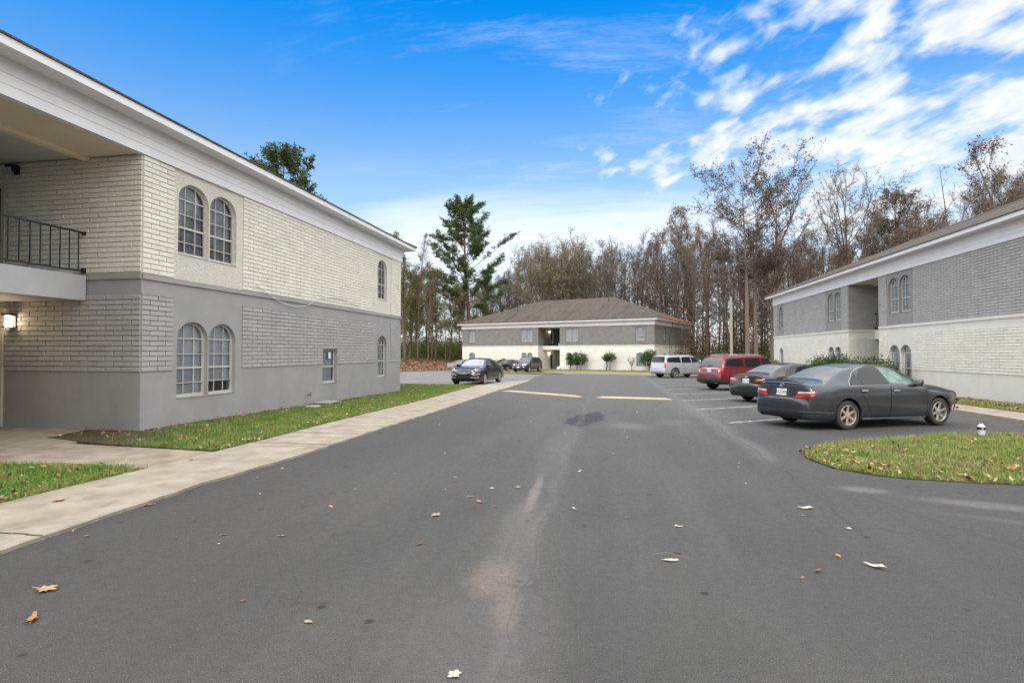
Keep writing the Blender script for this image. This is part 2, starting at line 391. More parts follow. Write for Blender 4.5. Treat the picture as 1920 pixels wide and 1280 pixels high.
# stall lines
lm = bpy.data.materials.new('line_paint'); lm.use_nodes = True; B = NB(lm.node_tree); P_ = lm.node_tree.nodes['Principled BSDF']
pos = B.n('ShaderNodeNewGeometry').outputs['Position']
B.l(B.mix(B.rng(B.noise(pos, 9, 6, .75), .44, .6), (.62, .61, .58), (.17, .17, .17)), P_.inputs['Base Color']); P_.inputs['Roughness'].default_value = .8
lb = MB()
for Y in (14.75, 18.35, 22.1, 25.85, 29.75, 33.55, 37.25, 41, 44.7):
    a = R(38.5); p0 = Vector((2.75 if Y < 16 else 2.45, Y)); dv = Vector((cos(a), sin(a))); nv = Vector((-sin(a), cos(a))) * .05
    k = 10; LL = 5.9
    for i in range(k):
        p, r_ = p0 + dv * (LL * i / k), p0 + dv * (LL * (i + 1) / k)
        lb.quad([(c.x, c.y, gz(0, c.y) + .004) for c in (p - nv, r_ - nv, r_ + nv, p + nv)], lm)
o = lb.build('stall_marking'); o['kind'] = 'structure'

# ------------------------------------------------------------------ buildings
def paint(name, c, c2, bump=.004, bs=60, dirt=(.2, .19, .17), da=.25):
    return mat(name, c, .85, c2, 1.2, 1, bump, bs, streak=(dirt, da, .8, (2.5, 2.5, .35)))
CREAM_BR = mat('cream_painted_block', (.68, .66, .59), .8, (.74, .72, .655), 2, 1, .005, 30, island=.05, streak=((.42, .38, .30), .35, 1.0, (1.5, 1.5, .6)))
GREY_BR = mat('grey_painted_block', (.34, .335, .33), .8, (.38, .375, .37), 2, 1, .006, 30, island=.06)
CREAM_JT = mat('cream_joint', (.55, .53, .46), .9); GREY_JT = mat('grey_joint', (.29, .285, .28), .9)
CREAM_ST = paint('cream_stucco', (.64, .63, .575), (.69, .68, .63), .004, 25, (.45, .42, .35))
CREAM_RS = mat('cream_rough_stucco', (.68, .66, .595), .85, (.73, .71, .65), 9, 1, .05, 26)
GREY_ST = paint('grey_stucco', (.30, .297, .295), (.335, .332, .33), .003, 25, (.24, .235, .23), .4)
GREY_RS = mat('grey_rough_stucco', (.25, .24, .235), .85, (.29, .28, .275), 3, 1, .03, 22)
WHITE = mat('white_siding_paint', (.76, .78, .81), .6, (.71, .73, .76), 1.5, 1, streak=((.5, .5, .5), .3, .7, (.4, .4, 2)))
SOFFIT = mat('cream_soffit_paint', (.80, .72, .55), .7, (.74, .66, .49), 1.2)
CEIL = mat('breezeway_ceiling', (.58, .57, .54), .8)
FRAME = mat('window_frame_vinyl', (.55, .54, .50), .5, (.45, .44, .42), 5)
def shingle():
    m = bpy.data.materials.new('asphalt_shingle'); m.use_nodes = True; t = m.node_tree; B = NB(t); p = t.nodes['Principled BSDF']
    tcx = B.n('ShaderNodeTexCoord').outputs['Object']
    br = B.n('ShaderNodeTexBrick', offset=.5); br.inputs['Scale'].default_value = 1; br.inputs['Brick Width'].default_value = .33; br.inputs['Row Height'].default_value = .14
    br.inputs['Mortar Size'].default_value = .008; br.inputs['Color1'].default_value = (.062, .050, .041, 1); br.inputs['Color2'].default_value = (.115, .094, .076, 1); br.inputs['Mortar'].default_value = (.05, .045, .04, 1)
    uv = B.n('ShaderNodeUVMap'); B.l(uv.outputs[0], br.inputs['Vector'])
    q = B.n('ShaderNodeMapping', i_Vector=uv.outputs[0]); q.inputs['Scale'].default_value = (1.2, .13, 1)
    st = B.noise(q.outputs[0], .9, 6, .65, .3)
    c = B.mix(B.rng(st, .47, .66, 0, .85), br.outputs[0], (.035, .032, .031))
    c = B.mix(B.rng(B.noise(uv.outputs[0], .6, 4), .4, .7, 0, .4), c, (.105, .088, .072))
    c = B.mix(B.rng(B.noise(uv.outputs[0], 7, 3), .66, .72, 0, .5), c, (.2, .13, .07))
    B.l(c, p.inputs['Base Color']); p.inputs['Roughness'].default_value = .95
    bp = B.n('ShaderNodeBump'); bp.inputs['Distance'].default_value = .02; B.l(B.m('ADD', br.outputs['Fac'], B.noise(uv.outputs[0], 40, 3)), bp.inputs['Height']); bp.invert = True; B.l(bp.outputs[0], p.inputs['Normal'])
    return m
SHING = shingle()
def glass_mat(name, tint, fres, rough=.02):
    m = bpy.data.materials.new(name); m.use_nodes = True; t = m.node_tree; t.nodes.clear(); B = NB(t)
    o = B.n('ShaderNodeOutputMaterial'); gl = B.n('ShaderNodeBsdfGlossy'); gl.inputs['Roughness'].default_value = rough; gl.inputs['Color'].default_value = (.9, .95, 1, 1)
    tr = B.n('ShaderNodeBsdfTransparent'); tr.inputs['Color'].default_value = (*tint, 1)
    bp = B.n('ShaderNodeBump'); bp.inputs['Distance'].default_value = .01; bp.inputs['Strength'].default_value = .12
    B.l(B.noise(B.n('ShaderNodeNewGeometry').outputs['Position'], 2.5, 3), bp.inputs['Height']); B.l(bp.outputs[0], gl.inputs['Normal'])
    lw = B.n('ShaderNodeLayerWeight'); lw.inputs['Blend'].default_value = .18
    mx = B.n('ShaderNodeMixShader'); B.l(B.m('ADD', B.m('MULTIPLY', lw.outputs['Fresnel'], 1.0), fres, clamp=True), mx.inputs[0]); B.l(tr.outputs[0], mx.inputs[1]); B.l(gl.outputs[0], mx.inputs[2]); B.l(mx.outputs[0], o.inputs[0]); return m
GLASS = glass_mat('window_glass', (.92, .94, .95), .05)
BLIND = mat('blind_slats', (.60, .64, .70), .6, (.5, .54, .6), 2)
CURT = mat('dusty_screen', (.10, .105, .11), .8, (.22, .22, .22), 4, .7)
DARK = mat('dark_interior', (.012, .012, .014), .9)
IRON = mat('black_iron', (.02, .022, .026), .45, metal=.3)
DOOR = mat('dark_teal_door_paint', (.012, .035, .055), .45)
JAMB = mat('door_frame_paint', (.5, .49, .45), .6)

def blocks(mb, x0, x1, z0, z1, holes, face, jt, plane_y=0, depth=.035, ch=.1115, bl=.44, seed=0, xform=None):
    """painted slump blocks as real relief on the wall plane (local -y outward)"""
    rnd = random.Random(seed); nrow = max(1, round((z1 - z0) / ch)); h = (z1 - z0) / nrow
    X = xform or (lambda x, y, z: (x, y, z))
    vs, fs = [], []
    for r_ in range(nrow):
        za, zb = z0 + r_ * h, z0 + (r_ + 1) * h; x = x0 - (bl / 2 if r_ % 2 else 0)
        zm = (za + zb) / 2
        spans = [(x0, x1)]
        for (a, c, lo, hi) in holes:
            if lo < zm < hi:
                ns = []
                for s_ in spans:
                    if c <= s_[0] or a >= s_[1]: ns.append(s_)
                    else:
                        if a > s_[0]: ns.append((s_[0], a))
                        if c < s_[1]: ns.append((c, s_[1]))
                spans = ns
        while x < x1:
            xe = x + bl
            for (a, c) in spans:
                p, q_ = max(x, a), min(xe, c)
                if q_ - p > .05:
                    g_ = .0075; yo = plane_y - depth - rnd.uniform(-.002, .003); t1 = rnd.uniform(.0, .006); gb = .0115; bv = .009
                    k = len(vs)
                    o_ = [(p + g_, za + gb), (q_ - g_, za + gb), (q_ - g_, zb - .003), (p + g_, zb - .003)]
                    i_ = [(p + g_ + bv, za + gb + bv * .8), (q_ - g_ - bv, za + gb + bv * .8), (q_ - g_ - bv, zb - .003 - bv * 1.4), (p + g_ + bv, zb - .003 - bv * 1.4)]
                    vs += [X(u, plane_y - .001, w) for u, w in o_] + [X(u, yo + .009, w) for u, w in o_] + [X(i_[0][0], yo, i_[0][1]), X(i_[1][0], yo, i_[1][1]), X(i_[2][0], yo + t1, i_[2][1]), X(i_[3][0], yo + t1, i_[3][1])]
                    for a_ in range(4):
                        b_ = (a_ + 1) % 4
                        fs += [(k + a_, k + b_, k + 4 + b_, k + 4 + a_), (k + 4 + a_, k + 4 + b_, k + 8 + b_, k + 8 + a_)]
                    fs.append((k + 8, k + 9, k + 10, k + 11))
            x = xe
    mb.add(vs, fs, face)

def arch_z(x, a, c, zs, zt):
    m_, hw = (a + c) / 2, (c - a) / 2
    return zs + (zt - zs) * math.sqrt(max(0, 1 - ((x - m_) / hw) ** 2))
def wall_cols(mb, x0, x1, z0, z1, openings, m, y=0, reveal=.16, xform=None, rm=None):
    """wall face with openings (a,c,sill,spring,top); columns of quads + reveals"""
    X = xform or (lambda u, v, w: (u, v, w)); rm = rm or m
    xs = {x0, x1}
    for (a, c, sl, sp, tp) in openings:
        n = 14 if tp > sp else 1
        for i in range(n + 1): xs.add(a + (c - a) * (.5 - .5 * cos(pi * i / n)) if n > 1 else a + (c - a) * i)
    xs = sorted(xs)
    for p, q_ in zip(xs, xs[1:]):
        mid = (p + q_) / 2; cur = z0
        ops = sorted([o_ for o_ in openings if o_[0] < mid < o_[1]], key=lambda t: t[2])
        la, lb_ = z0, z0
        for (a, c, sl, sp, tp) in ops:
            mb.quad([X(p, y, la), X(q_, y, lb_), X(q_, y, sl), X(p, y, sl)], m)
            la = arch_z(p, a, c, sp, tp) if tp > sp else tp; lb_ = arch_z(q_, a, c, sp, tp) if tp > sp else tp
            mb.quad([X(p, y, la), X(q_, y, lb_), X(q_, y + reveal, lb_), X(p, y + reveal, la)], rm)
        mb.quad([X(p, y, la), X(q_, y, lb_), X(q_, y, z1), X(p, y, z1)], m)
    for (a, c, sl, sp, tp) in openings:
        for u in (a, c): mb.quad([X(u, y, sl), X(u, y + reveal, sl), X(u, y + reveal, sp), X(u, y, sp)], rm)
        mb.quad([X(a, y - .02, sl), X(c, y - .02, sl), X(c, y + reveal, sl + .02), X(a, y + reveal, sl + .02)], rm)

def window(parent, a, c, sl, sp, tp, style, xform=None, yin=.13, label=None, reveal_dark=False, seed=0):
    """window > pane, blind; built in the facade plane, recessed by yin"""
    X = xform or (lambda u, v, w: (u, v, w)); w = MB(); rnd = random.Random(seed)
    def bar(x0, z0, x1, z1, t, y0=yin - .03, y1=yin + .02):
        if abs(x1 - x0) < 1e-6: p = [(x0 - t / 2, z0), (x0 + t / 2, z0), (x0 + t / 2, z1), (x0 - t / 2, z1)]
        else: p = [(x0, z0 - t / 2), (x1, z1 - t / 2), (x1, z1 + t / 2), (x0, z0 + t / 2)]
        v = [X(u, y0, q) for u, q in p] + [X(u, y1, q) for u, q in p]
        w.add(v, [(0, 1, 2, 3), (7, 6, 5, 4), (0, 4, 5, 1), (1, 5, 6, 2), (2, 6, 7, 3), (3, 7, 4, 0)], FRAME)
    arch = tp > sp; H = tp - sl; f = .045
    top = (lambda x: arch_z(x, a, c, sp, tp)) if arch else (lambda x: tp)
    bar(a + f / 2, sl, a + f / 2, sp, f); bar(c - f / 2, sl, c - f / 2, sp, f); bar(a + f, sl + .045, c - f, sl + .045, .07)
    if arch:
        n = 14; pr = None
        for i in range(n + 1):
            th = pi * i / n; m_, hw = (a + c) / 2, (c - a) / 2
            o_ = (m_ - hw * cos(th), sp + (tp - sp) * sin(th)); i_ = (m_ - (hw - f) * cos(th), sp + (tp - sp - f) * sin(th))
            if pr:
                v = [X(p[0], y_, p[1]) for y_ in (yin - .03, yin + .02) for p in (pr[0], o_, i_, pr[1])]
                w.add(v, [(0, 1, 2, 3), (7, 6, 5, 4), (3, 2, 6, 7), (1, 0, 4, 5)], FRAME)
            pr = (o_, i_)
    else: bar(a + f, tp - .025, c - f, tp - .025, .05)
    th = .018
    if style != 'plain':
        for k in (1, 2):
            x = a + (c - a) * k / 3; bar(x, sl + .07, x, top(x) - .02, th, yin - .018, yin + .012)
        for fr, t in ((.777, .028), (.573, th), (.388, .045), (.19, th)):
            z = sl + H * fr; 
            if style == 'gap' and fr == .19: z = sl + H * .2
            bar(a + f, z, c - f, z, t, yin - .022, yin + .016)
    else: bar(a + f, sl + H * .49, c - f, sl + H * .49, .05)
    wo_ = w.build('window', parent, label=label)
    g_ = MB(); n = 12; xs = [a + .01 + (c - a - .02) * i / n for i in range(n + 1)]
    for p, q_ in zip(xs, xs[1:]): g_.quad([X(p, yin, sl), X(q_, yin, sl), X(q_, yin, top(q_)), X(p, yin, top(p))], GLASS)
    g_.build('pane', wo_)
    bl = MB(); yb = yin + .06
    if style in ('dark',):
        for p, q_ in zip(xs, xs[1:]): bl.quad([X(p, yb, sl), X(q_, yb, sl), X(q_, yb, top(q_)), X(p, yb, top(p))], CURT)
        bl.build('screen', wo_)
    else:
        z = sl + .03; s_ = .042
        zmin = sl + (H * .18 if style == 'gap' else .03)
        z = zmin
        while z < tp - .02:
            if arch and z > sp: hw = (c - a) / 2 * math.sqrt(max(0, 1 - ((z - sp) / (tp - sp)) ** 2)); m_ = (a + c) / 2; x0, x1 = m_ - hw, m_ + hw
            else: x0, x1 = a, c
            if x1 - x0 > .05:
                dx = rnd.uniform(-.002, .002)
                bl.quad([X(x0, yb + .012 + dx, z), X(x1, yb + .012 - dx, z), X(x1, yb - .012, z + s_ * .93), X(x0, yb - .012, z + s_ * .93)], BLIND)
            z += s_
        bl.build('blind', wo_)
    dk = MB(); dk.quad([X(a - .02, yin + .14, sl - .02), X(c + .02, yin + .14, sl - .02), X(c + .02, yin + .14, tp), X(a - .02, yin + .14, tp)], DARK)
    dk.build('room_backing', wo_)
    return wo_

def building(name, loc, rz, label, low, upp, half=14.9, bw=3.7, depth=17.6, k=1.0, base=-.4, winR=True, winL=True, kitchen=False, dets=None, ends=None):
    LB, LJ, LS, UB, UJ, US = low + upp
    root = empty(name, loc, rz, label, 'building')
    Ltot = 2 * half + bw
    lowm, uppm = MB(), MB()
    Z0, Z1, Z2 = 0, 3.41, 5.97
    halves = [(0, half, -1, winL), (half + bw, Ltot, 1, winR)]
    for hi, (x0, x1, s, wins) in enumerate(halves):
        u = (lambda t: x1 - t * k) if s < 0 else (lambda t: x0 + t * k)   # t from the breezeway corner
        def iv(p, q_): a_, b_ = u(p), u(q_); return min(a_, b_), max(a_, b_)
        pa = iv(.92, 3.32); sg = iv(12.05, 13.68); a1 = iv(1.02, 2.03); a2 = iv(2.07, 3.08); a3 = iv(12.28, 13.28)
        if k < 1: a3 = (a3[0] - .12, a3[1] + .12)
        op_l = [(*a1, .64, 2.02, 2.44), (*a2, .64, 2.02, 2.44), (*a3, .64, 2.02, 2.44)] if wins else []
        op_u = [(*a1, 4.0, 5.32, 5.73), (*a2, 4.0, 5.32, 5.73), (*a3, 4.0, 5.32, 5.73)] if wins else []
        kw = iv(7.68, 8.7); ko = []
        if kitchen and s > 0: ko = [(*kw, .62, 1.82, 1.82)]
        # lower wall: stucco plane with recessed block panels
        wall_cols(lowm, x0, x1, base, 3.29, op_l + ko, LS, y=0)
        # ledge
        lowm.box((x0 - .0, -.045, 3.29), (x1, .02, 3.405), LS)
        e0 = u(0); strip = iv(.0, .88); mid = iv(3.34, 12.02); end = iv(13.72, half / k)
        for i, (p, q_) in enumerate((strip, mid, end)):
            hol = [(kw[0] - .02, kw[1] + .02, .5, 1.86)] if ko else []
            if hol: pass
            lowm.quad([(p, -.002, 1.28), (q_, -.002, 1.28), (q_, -.002, 2.95), (p, -.002, 2.95)], LJ) if not (hol and i == 1) else [lowm.quad([(a_, -.002, z_), (b_, -.002, z_), (b_, -.002, y_), (a_, -.002, y_)], LJ) for a_, b_, z_, y_ in ((p, kw[0] - .02, 1.28, 2.95), (kw[1] + .02, q_, 1.28, 2.95), (kw[0] - .02, kw[1] + .02, 1.86, 2.95))]
            blocks(lowm, p, q_, 1.28, 2.95, hol, LB, LJ, 0, .028, seed=hi * 7 + i)
            lowm.box((p, -.030, 2.951), (q_, -.0005, 2.99), LS)
        # upper wall
        wall_cols(uppm, x0, x1, 3.40, Z2 + .1, op_u, US, y=0)
        for i, (p, q_) in enumerate((strip, mid, end)):
            uppm.quad([(p, -.002, 3.41), (q_, -.002, 3.41), (q_, -.002, 5.97), (p, -.002, 5.97)], UJ)
            blocks(uppm, p, q_, 3.41, 5.965, [], UB, UJ, 0, .03, seed=hi * 11 + i + 50)
        stl = dets or {}
        if wins:
            su = stl.get('upper', 'blind'); sl_ = stl.get('lower', 'blind')
            for n_, o_ in enumerate(op_l): window(root, *o_, ('gap' if n_ == 1 else 'blind') if sl_ == 'mix' else sl_, seed=n_)
            for n_, o_ in enumerate(op_u): window(root, *o_, su, seed=n_ + 9)
        if ko: window(root, *ko[0], 'plain', label='small square-headed window with a white paper sticker')
        # breezeway side wall (faces along local x)
        xb = x1 if s < 0 else x0
        if s > 0: Xf = lambda U, V, w: (xb + V, U, w)      # outward = -x
        else: Xf = lambda U, V, w: (xb - V, U, w)
        D = 7.5; dr = (3.62, 4.55)
        do_l = [(dr[0], dr[1], .04, 2.15, 2.15)]; do_u = [(dr[0], dr[1], 3.45, 5.5, 5.5)]
        wall_cols(lowm, 0, D, base, 3.29, do_l, LS, y=0, xform=Xf, reveal=.08)
        blocks(lowm, .0, D, 1.28, 2.95, [(dr[0] - .06, dr[1] + .06, 0, 2.2)], LB, LJ, 0, .028, seed=77, xform=Xf)
        wall_cols(uppm, 0, D, 3.40, Z2 + .1, do_u, UJ, y=0, xform=Xf, reveal=.08)
        blocks(uppm, .0, D, 3.43, 5.965, [(dr[0] - .06, dr[1] + .06, 3.4, 5.56)], UB, UJ, 0, .03, seed=78, xform=Xf)
        V = [Xf(0, -.045, 3.29), Xf(1.36, -.045, 3.29), Xf(1.36, .02, 3.29), Xf(0, .02, 3.29)]; V += [(p[0], p[1], 3.405) for p in V]
        lowm.add(V, [(0, 3, 2, 1), (4, 5, 6, 7), (0, 1, 5, 4), (1, 2, 6, 5), (2, 3, 7, 6), (3, 0, 4, 7)], LS)
        for z_, hh in ((.04, 2.11), (3.45, 2.05)):
            dm = MB(); p = [Xf(dr[0] + .05, .06, z_), Xf(dr[1] - .05, .06, z_), Xf(dr[1] - .05, .06, z_ + hh - .05), Xf(dr[0] + .05, .06, z_ + hh - .05)]
            dm.quad(p, DOOR)
            for (ua, ub, za, zb) in ((.12, .42, .2, .9), (.5, .8, .2, .9), (.12, .42, 1.05, 1.85), (.5, .8, 1.05, 1.85)):
                dm.quad([Xf(dr[0] + ua, .052, z_ + za), Xf(dr[0] + ub, .052, z_ + za), Xf(dr[0] + ub, .052, z_ + zb), Xf(dr[0] + ua, .052, z_ + zb)], DOOR)
            do_ = dm.build('door', root)
            jm_ = MB()
            for (ua, ub, za, zb) in ((-.05, .05, 0, hh + .04), (dr[1] - dr[0] - .05, dr[1] - dr[0] + .05, 0, hh + .04), (.05, dr[1] - dr[0] - .05, hh - .05, hh + .04)):
                cs = ((ua, za), (ub, za), (ub, zb), (ua, zb)); q0 = [Xf(dr[0] + c_[0], v_, z_ + c_[1]) for v_ in (-.04, .05) for c_ in cs]
                jm_.add(q0, [(0, 1, 2, 3), (7, 6, 5, 4), (0, 4, 5, 1), (1, 5, 6, 2), (2, 6, 7, 3), (3, 7, 4, 0)], JAMB)
            jm_.build('door_frame', do_)
            hm = MB(); hx = Xf(dr[1] - .14, .03, z_ + 1.0); hm.blob(hx, (.03, .03, .03), mat('brass_knob', (.5, .4, .2), .3, metal=1)); hm.build('handle', do_)
    # back wall of breezeway and balcony
    bk = MB(); bk.quad([(half, 6.8, base), (half + bw, 6.8, base), (half + bw, 6.8, 6), (half, 6.8, 6)], LJ); bk.build('back_wall', root)
    sl = MB(); sl.box((half + .046, 1.36, 2.84), (half + bw - .046, 6.79, 3.38), mat('balcony_edge_paint', (.46, .47, .49), .7, (.42, .43, .45), 2) if LS is GREY_ST else CREAM_ST); sl.build('balcony_floor', root)
    sl = MB(); sl.box((half + .002, -.04, base), (half + bw - .002, 6.79, .03), CONC); sl.build('floor_slab', root)
    cl = MB(); cl.box((half + .05, .13, 5.98), (half + bw - .05, 1.3, 6.02), SOFFIT); cl.box((half + .05, 1.3, 5.90), (half + bw - .05, 1.46, 6.02), SOFFIT)
    cl.box((half + .05, 1.46, 5.98), (half + bw - .05, 6.79, 6.03), CEIL); cl.build('ceiling', root)
    rl = MB(); yr = 1.42
    rl.box((half + .02, yr - .02, 4.30), (half + bw - .02, yr + .02, 4.335), IRON); rl.box((half + .02, yr - .015, 3.46), (half + bw - .02, yr + .015, 3.49), IRON)
    x = half + .23 - .02
    while x < half + bw - .1: rl.box((x - .008, yr - .008, 3.49), (x + .008, yr + .008, 4.30), IRON); x += .207
    for x in (half + .02, half + bw - .08): rl.box((x, yr - .04, 3.44), (x + .06, yr + .04, 3.54), IRON); rl.box((x, yr - .03, 4.27), (x + .05, yr + .03, 4.34), IRON)
    rl.build('railing', root)
    # end walls and back
    for side in (0, 1):
        xb = 0 if side == 0 else Ltot
        Xf = (lambda U, V, w: (0 + V, U, w)) if side == 0 else (lambda U, V, w: (Ltot - V, U, w))
        eo_l, eo_u = [], []
        if ends and side == 1:
            for c0 in ends: eo_l.append((c0 - .42, c0 + .42, .9, 2.1, 2.44)); eo_u.append((c0 - .42, c0 + .42, 4.1, 5.35, 5.73))
        wall_cols(lowm, 0, depth, base, 3.29, eo_l, LS, y=0, xform=Xf); wall_cols(uppm, 0, depth, 3.4, Z2 + .1, eo_u, US, y=0, xform=Xf)
        cuts = [0.0]
        for c0 in (ends or []) if side == 1 else []: cuts += [c0 - .7, c0 + .7]
        cuts.append(depth)
        for i in range(0, len(cuts), 2):
            p, q_ = cuts[i], cuts[i + 1]
            blocks(lowm, p + .0, q_, 1.28, 2.95, [], LB, LJ, 0, .028, seed=31 + i, xform=Xf); blocks(uppm, p, q_, 3.41, 5.965, [], UB, UJ, 0, .03, seed=41 + i, xform=Xf)
        V = [Xf(-.045, -.045, 3.29), Xf(depth, -.045, 3.29), Xf(depth, .0, 3.29), Xf(-.045, .0, 3.29)]; V += [(p[0], p[1], 3.405) for p in V]
        lowm.add(V, [(0, 3, 2, 1), (4, 5, 6, 7), (0, 1, 5, 4), (1, 2, 6, 5), (2, 3, 7, 6), (3, 0, 4, 7)], LS)
        for o_ in eo_l + eo_u: window(root, *o_, 'dark', xform=Xf)
    lowm.quad([(0, depth, base), (Ltot, depth, base), (Ltot, depth, 3.3), (0, depth, 3.3)], LS); uppm.quad([(0, depth, 3.3), (Ltot, depth, 3.3), (Ltot, depth, 6), (0, depth, 6)], US)
    lowm.build('wall', root, label='lower storey wall', recalc=False); uppm.build('wall', root, label='upper storey wall', recalc=False)
    # frieze boards with two grooves, soffit, fascia board, roof
    fz = MB(); oh = .53; e = .05
    def ring(m_, off0, off1, z0_, z1_, mt):
        P = [(-off1, -off1), (Ltot + off1, -off1), (Ltot + off1, depth + off1), (-off1, depth + off1)]; Q = [(-off0, -off0), (Ltot + off0, -off0), (Ltot + off0, depth + off0), (-off0, depth + off0)]
        for i in range(4):
            j = (i + 1) % 4
            m_.add([(*P[i], z0_), (*P[j], z0_), (*P[j], z1_), (*P[i], z1_), (*Q[i], z0_), (*Q[j], z0_), (*Q[j], z1_), (*Q[i], z1_)], [(0, 1, 2, 3), (4, 7, 6, 5), (0, 4, 5, 1), (3, 2, 6, 7)], mt)
    ring(fz, -.1, .075, 5.97, 6.155, WHITE); ring(fz, -.1, .063, 6.155, 6.167, WHITE); ring(fz, -.1, .075, 6.167, 6.335, WHITE); ring(fz, -.1, .063, 6.335, 6.347, WHITE); ring(fz, -.1, .075, 6.347, 6.60, WHITE)
    fz.build('frieze', root)
    sf = MB(); ring(sf, .05, oh, 6.60, 6.63, WHITE); sf.build('soffit', root)
    fb = MB(); ring(fb, oh, oh + .025, 6.565, 6.745, WHITE); fb.build('fascia_board', root)
    # hip roof
    o_ = oh + .06; sl_ = .398; hw = depth / 2 + o_; zr = 6.75 + hw * sl_
    P = [Vector((-o_, -o_, 6.75)), Vector((Ltot + o_, -o_, 6.75)), Vector((Ltot + o_, depth + o_, 6.75)), Vector((-o_, depth + o_, 6.75))]
    Rg = [Vector((depth / 2, depth / 2, zr)), Vector((Ltot - depth / 2, depth / 2, zr))]
    me = bpy.data.meshes.new('roof'); vs = P + Rg + [p - Vector((0, 0, .035)) for p in P]
    me.from_pydata([tuple(v) for v in vs], [], [(0, 1, 5, 4), (1, 2, 5), (2, 3, 4, 5), (3, 0, 4), (0, 6, 7, 1), (1, 7, 8, 2), (2, 8, 9, 3), (3, 9, 6, 0), (6, 9, 8, 7)])
    uvl = me.uv_layers.new(name='UVMap'); sq = math.sqrt(1 + sl_ * sl_)
    for p in me.polygons:
        for li in p.loop_indices:
            v = vs[me.loops[li].vertex_index]
            if p.index == 0: uv_ = (v.x, (v.y + o_) * sq)
            elif p.index == 2: uv_ = (v.x, (depth + o_ - v.y) * sq)
            elif p.index == 1: uv_ = (v.y + 50, (Ltot + o_ - v.x) * sq)
            else: uv_ = (v.y + 50, (v.x + o_) * sq)
            uvl.data[li].uv = uv_
    me.materials.append(SHING); ro = bpy.data.objects.new('roof', me); COL.objects.link(ro); ro.parent = root
    cap = MB(); cm = mat('ridge_cap_shingle', (.12, .105, .09), .95, (.17, .15, .13), 8)
    for p, q_ in ((P[0], Rg[0]), (P[1], Rg[1]), (P[2], Rg[1]), (P[3], Rg[0]), (Rg[0], Rg[1])): cap.tube([p + Vector((0, 0, .01)), q_ + Vector((0, 0, .01))], .06, cm, 5)
    cap.build('ridge_cap', ro)
    return root, ro, zr
def wall_lamp(parent_x, y, z, label, lit=True, out=(0, -1, 0), fl=False):
    pass

FAR_BR = mat('darker_grey_painted_block', (.19, .185, .18), .85, (.225, .22, .21), 1.5, 1, .006, 30, island=.08); FAR_RS = mat('darker_grey_stucco', (.155, .15, .145), .9, (.185, .18, .175), 3, 1, .02, 22)
GREYFAR = (FAR_BR, mat('darker_joint', (.12, .115, .11), .9), FAR_RS)
GREYLOW = (GREY_BR, GREY_JT, GREY_ST); CREAMUP = (CREAM_BR, CREAM_JT, CREAM_RS)
CREAMLOW = (CREAM_BR, CREAM_JT, CREAM_ST); GREYUP = (GREY_BR, GREY_JT, GREY_RS)
bl_, rl_, _ = building('apartment_building', (-10.03, -8.06, 0), R(90), 'two-storey apartment block at the left with grey ground floor and cream block upper floor', GREYLOW, CREAMUP, winL=False, kitchen=True, dets={'upper': 'dark', 'lower': 'mix'})
br_, rr_, _ = building('apartment_building', (13.02, 50.67, -.37), R(-90 + 1.03), 'two-storey apartment block at the right with cream ground floor and grey upper floor, hedges below', CREAMLOW, GREYUP, half=14.75, bw=3.75, dets={'upper': 'blind', 'lower': 'blind'})
bf_, rf_, zrf = building('apartment_building', (-23.08, 83.89, -.72), -.3693, 'far apartment block across the lot with brown hip roof, facing down the drive', CREAMLOW, GREYFAR, half=13.2, bw=3.42, k=.89, dets={'upper': 'blind', 'lower': 'blind'}, ends=(4.4, 11.8))

# extras on the left building (local: x = worldY+8.06, y = -(worldX+10.03))
def loc_l(Y, X, z): return (Y + 8.06, -(X + 10.03), z)
cb = MB(); pts = [(14.38, 3.62), (14.68, 3.50), (15.2, 3.32), (15.52, 3.24), (16.0, 3.17), (16.38, 3.15), (16.8, 3.19), (17.17, 3.27), (17.67, 3.50), (18.2, 3.62), (19.15, 3.70), (20, 3.64), (21.03, 3.52)]
cb.tube([loc_l(y, -9.955, z) for y, z in pts], .011, mat('white_cable_jacket', (.6, .6, .56), .5), 5); cb.build('cable', bl_, smooth=True)
hb = MB(); hb.tube([loc_l(17.27, -10.03, .31), loc_l(17.27, -9.93, .31), loc_l(17.27, -9.9, .26)], .016, IRON, 6); hb.blob(loc_l(17.27, -9.92, .36), (.04, .04, .012), IRON); hb.build('garden_tap', bl_)
st = MB(); st.box((26.88, .105, 1.50), (27.06, .11, 1.72), mat('paper_sticker', (.8, .8, .78), .7)); st.build('sticker', bl_)

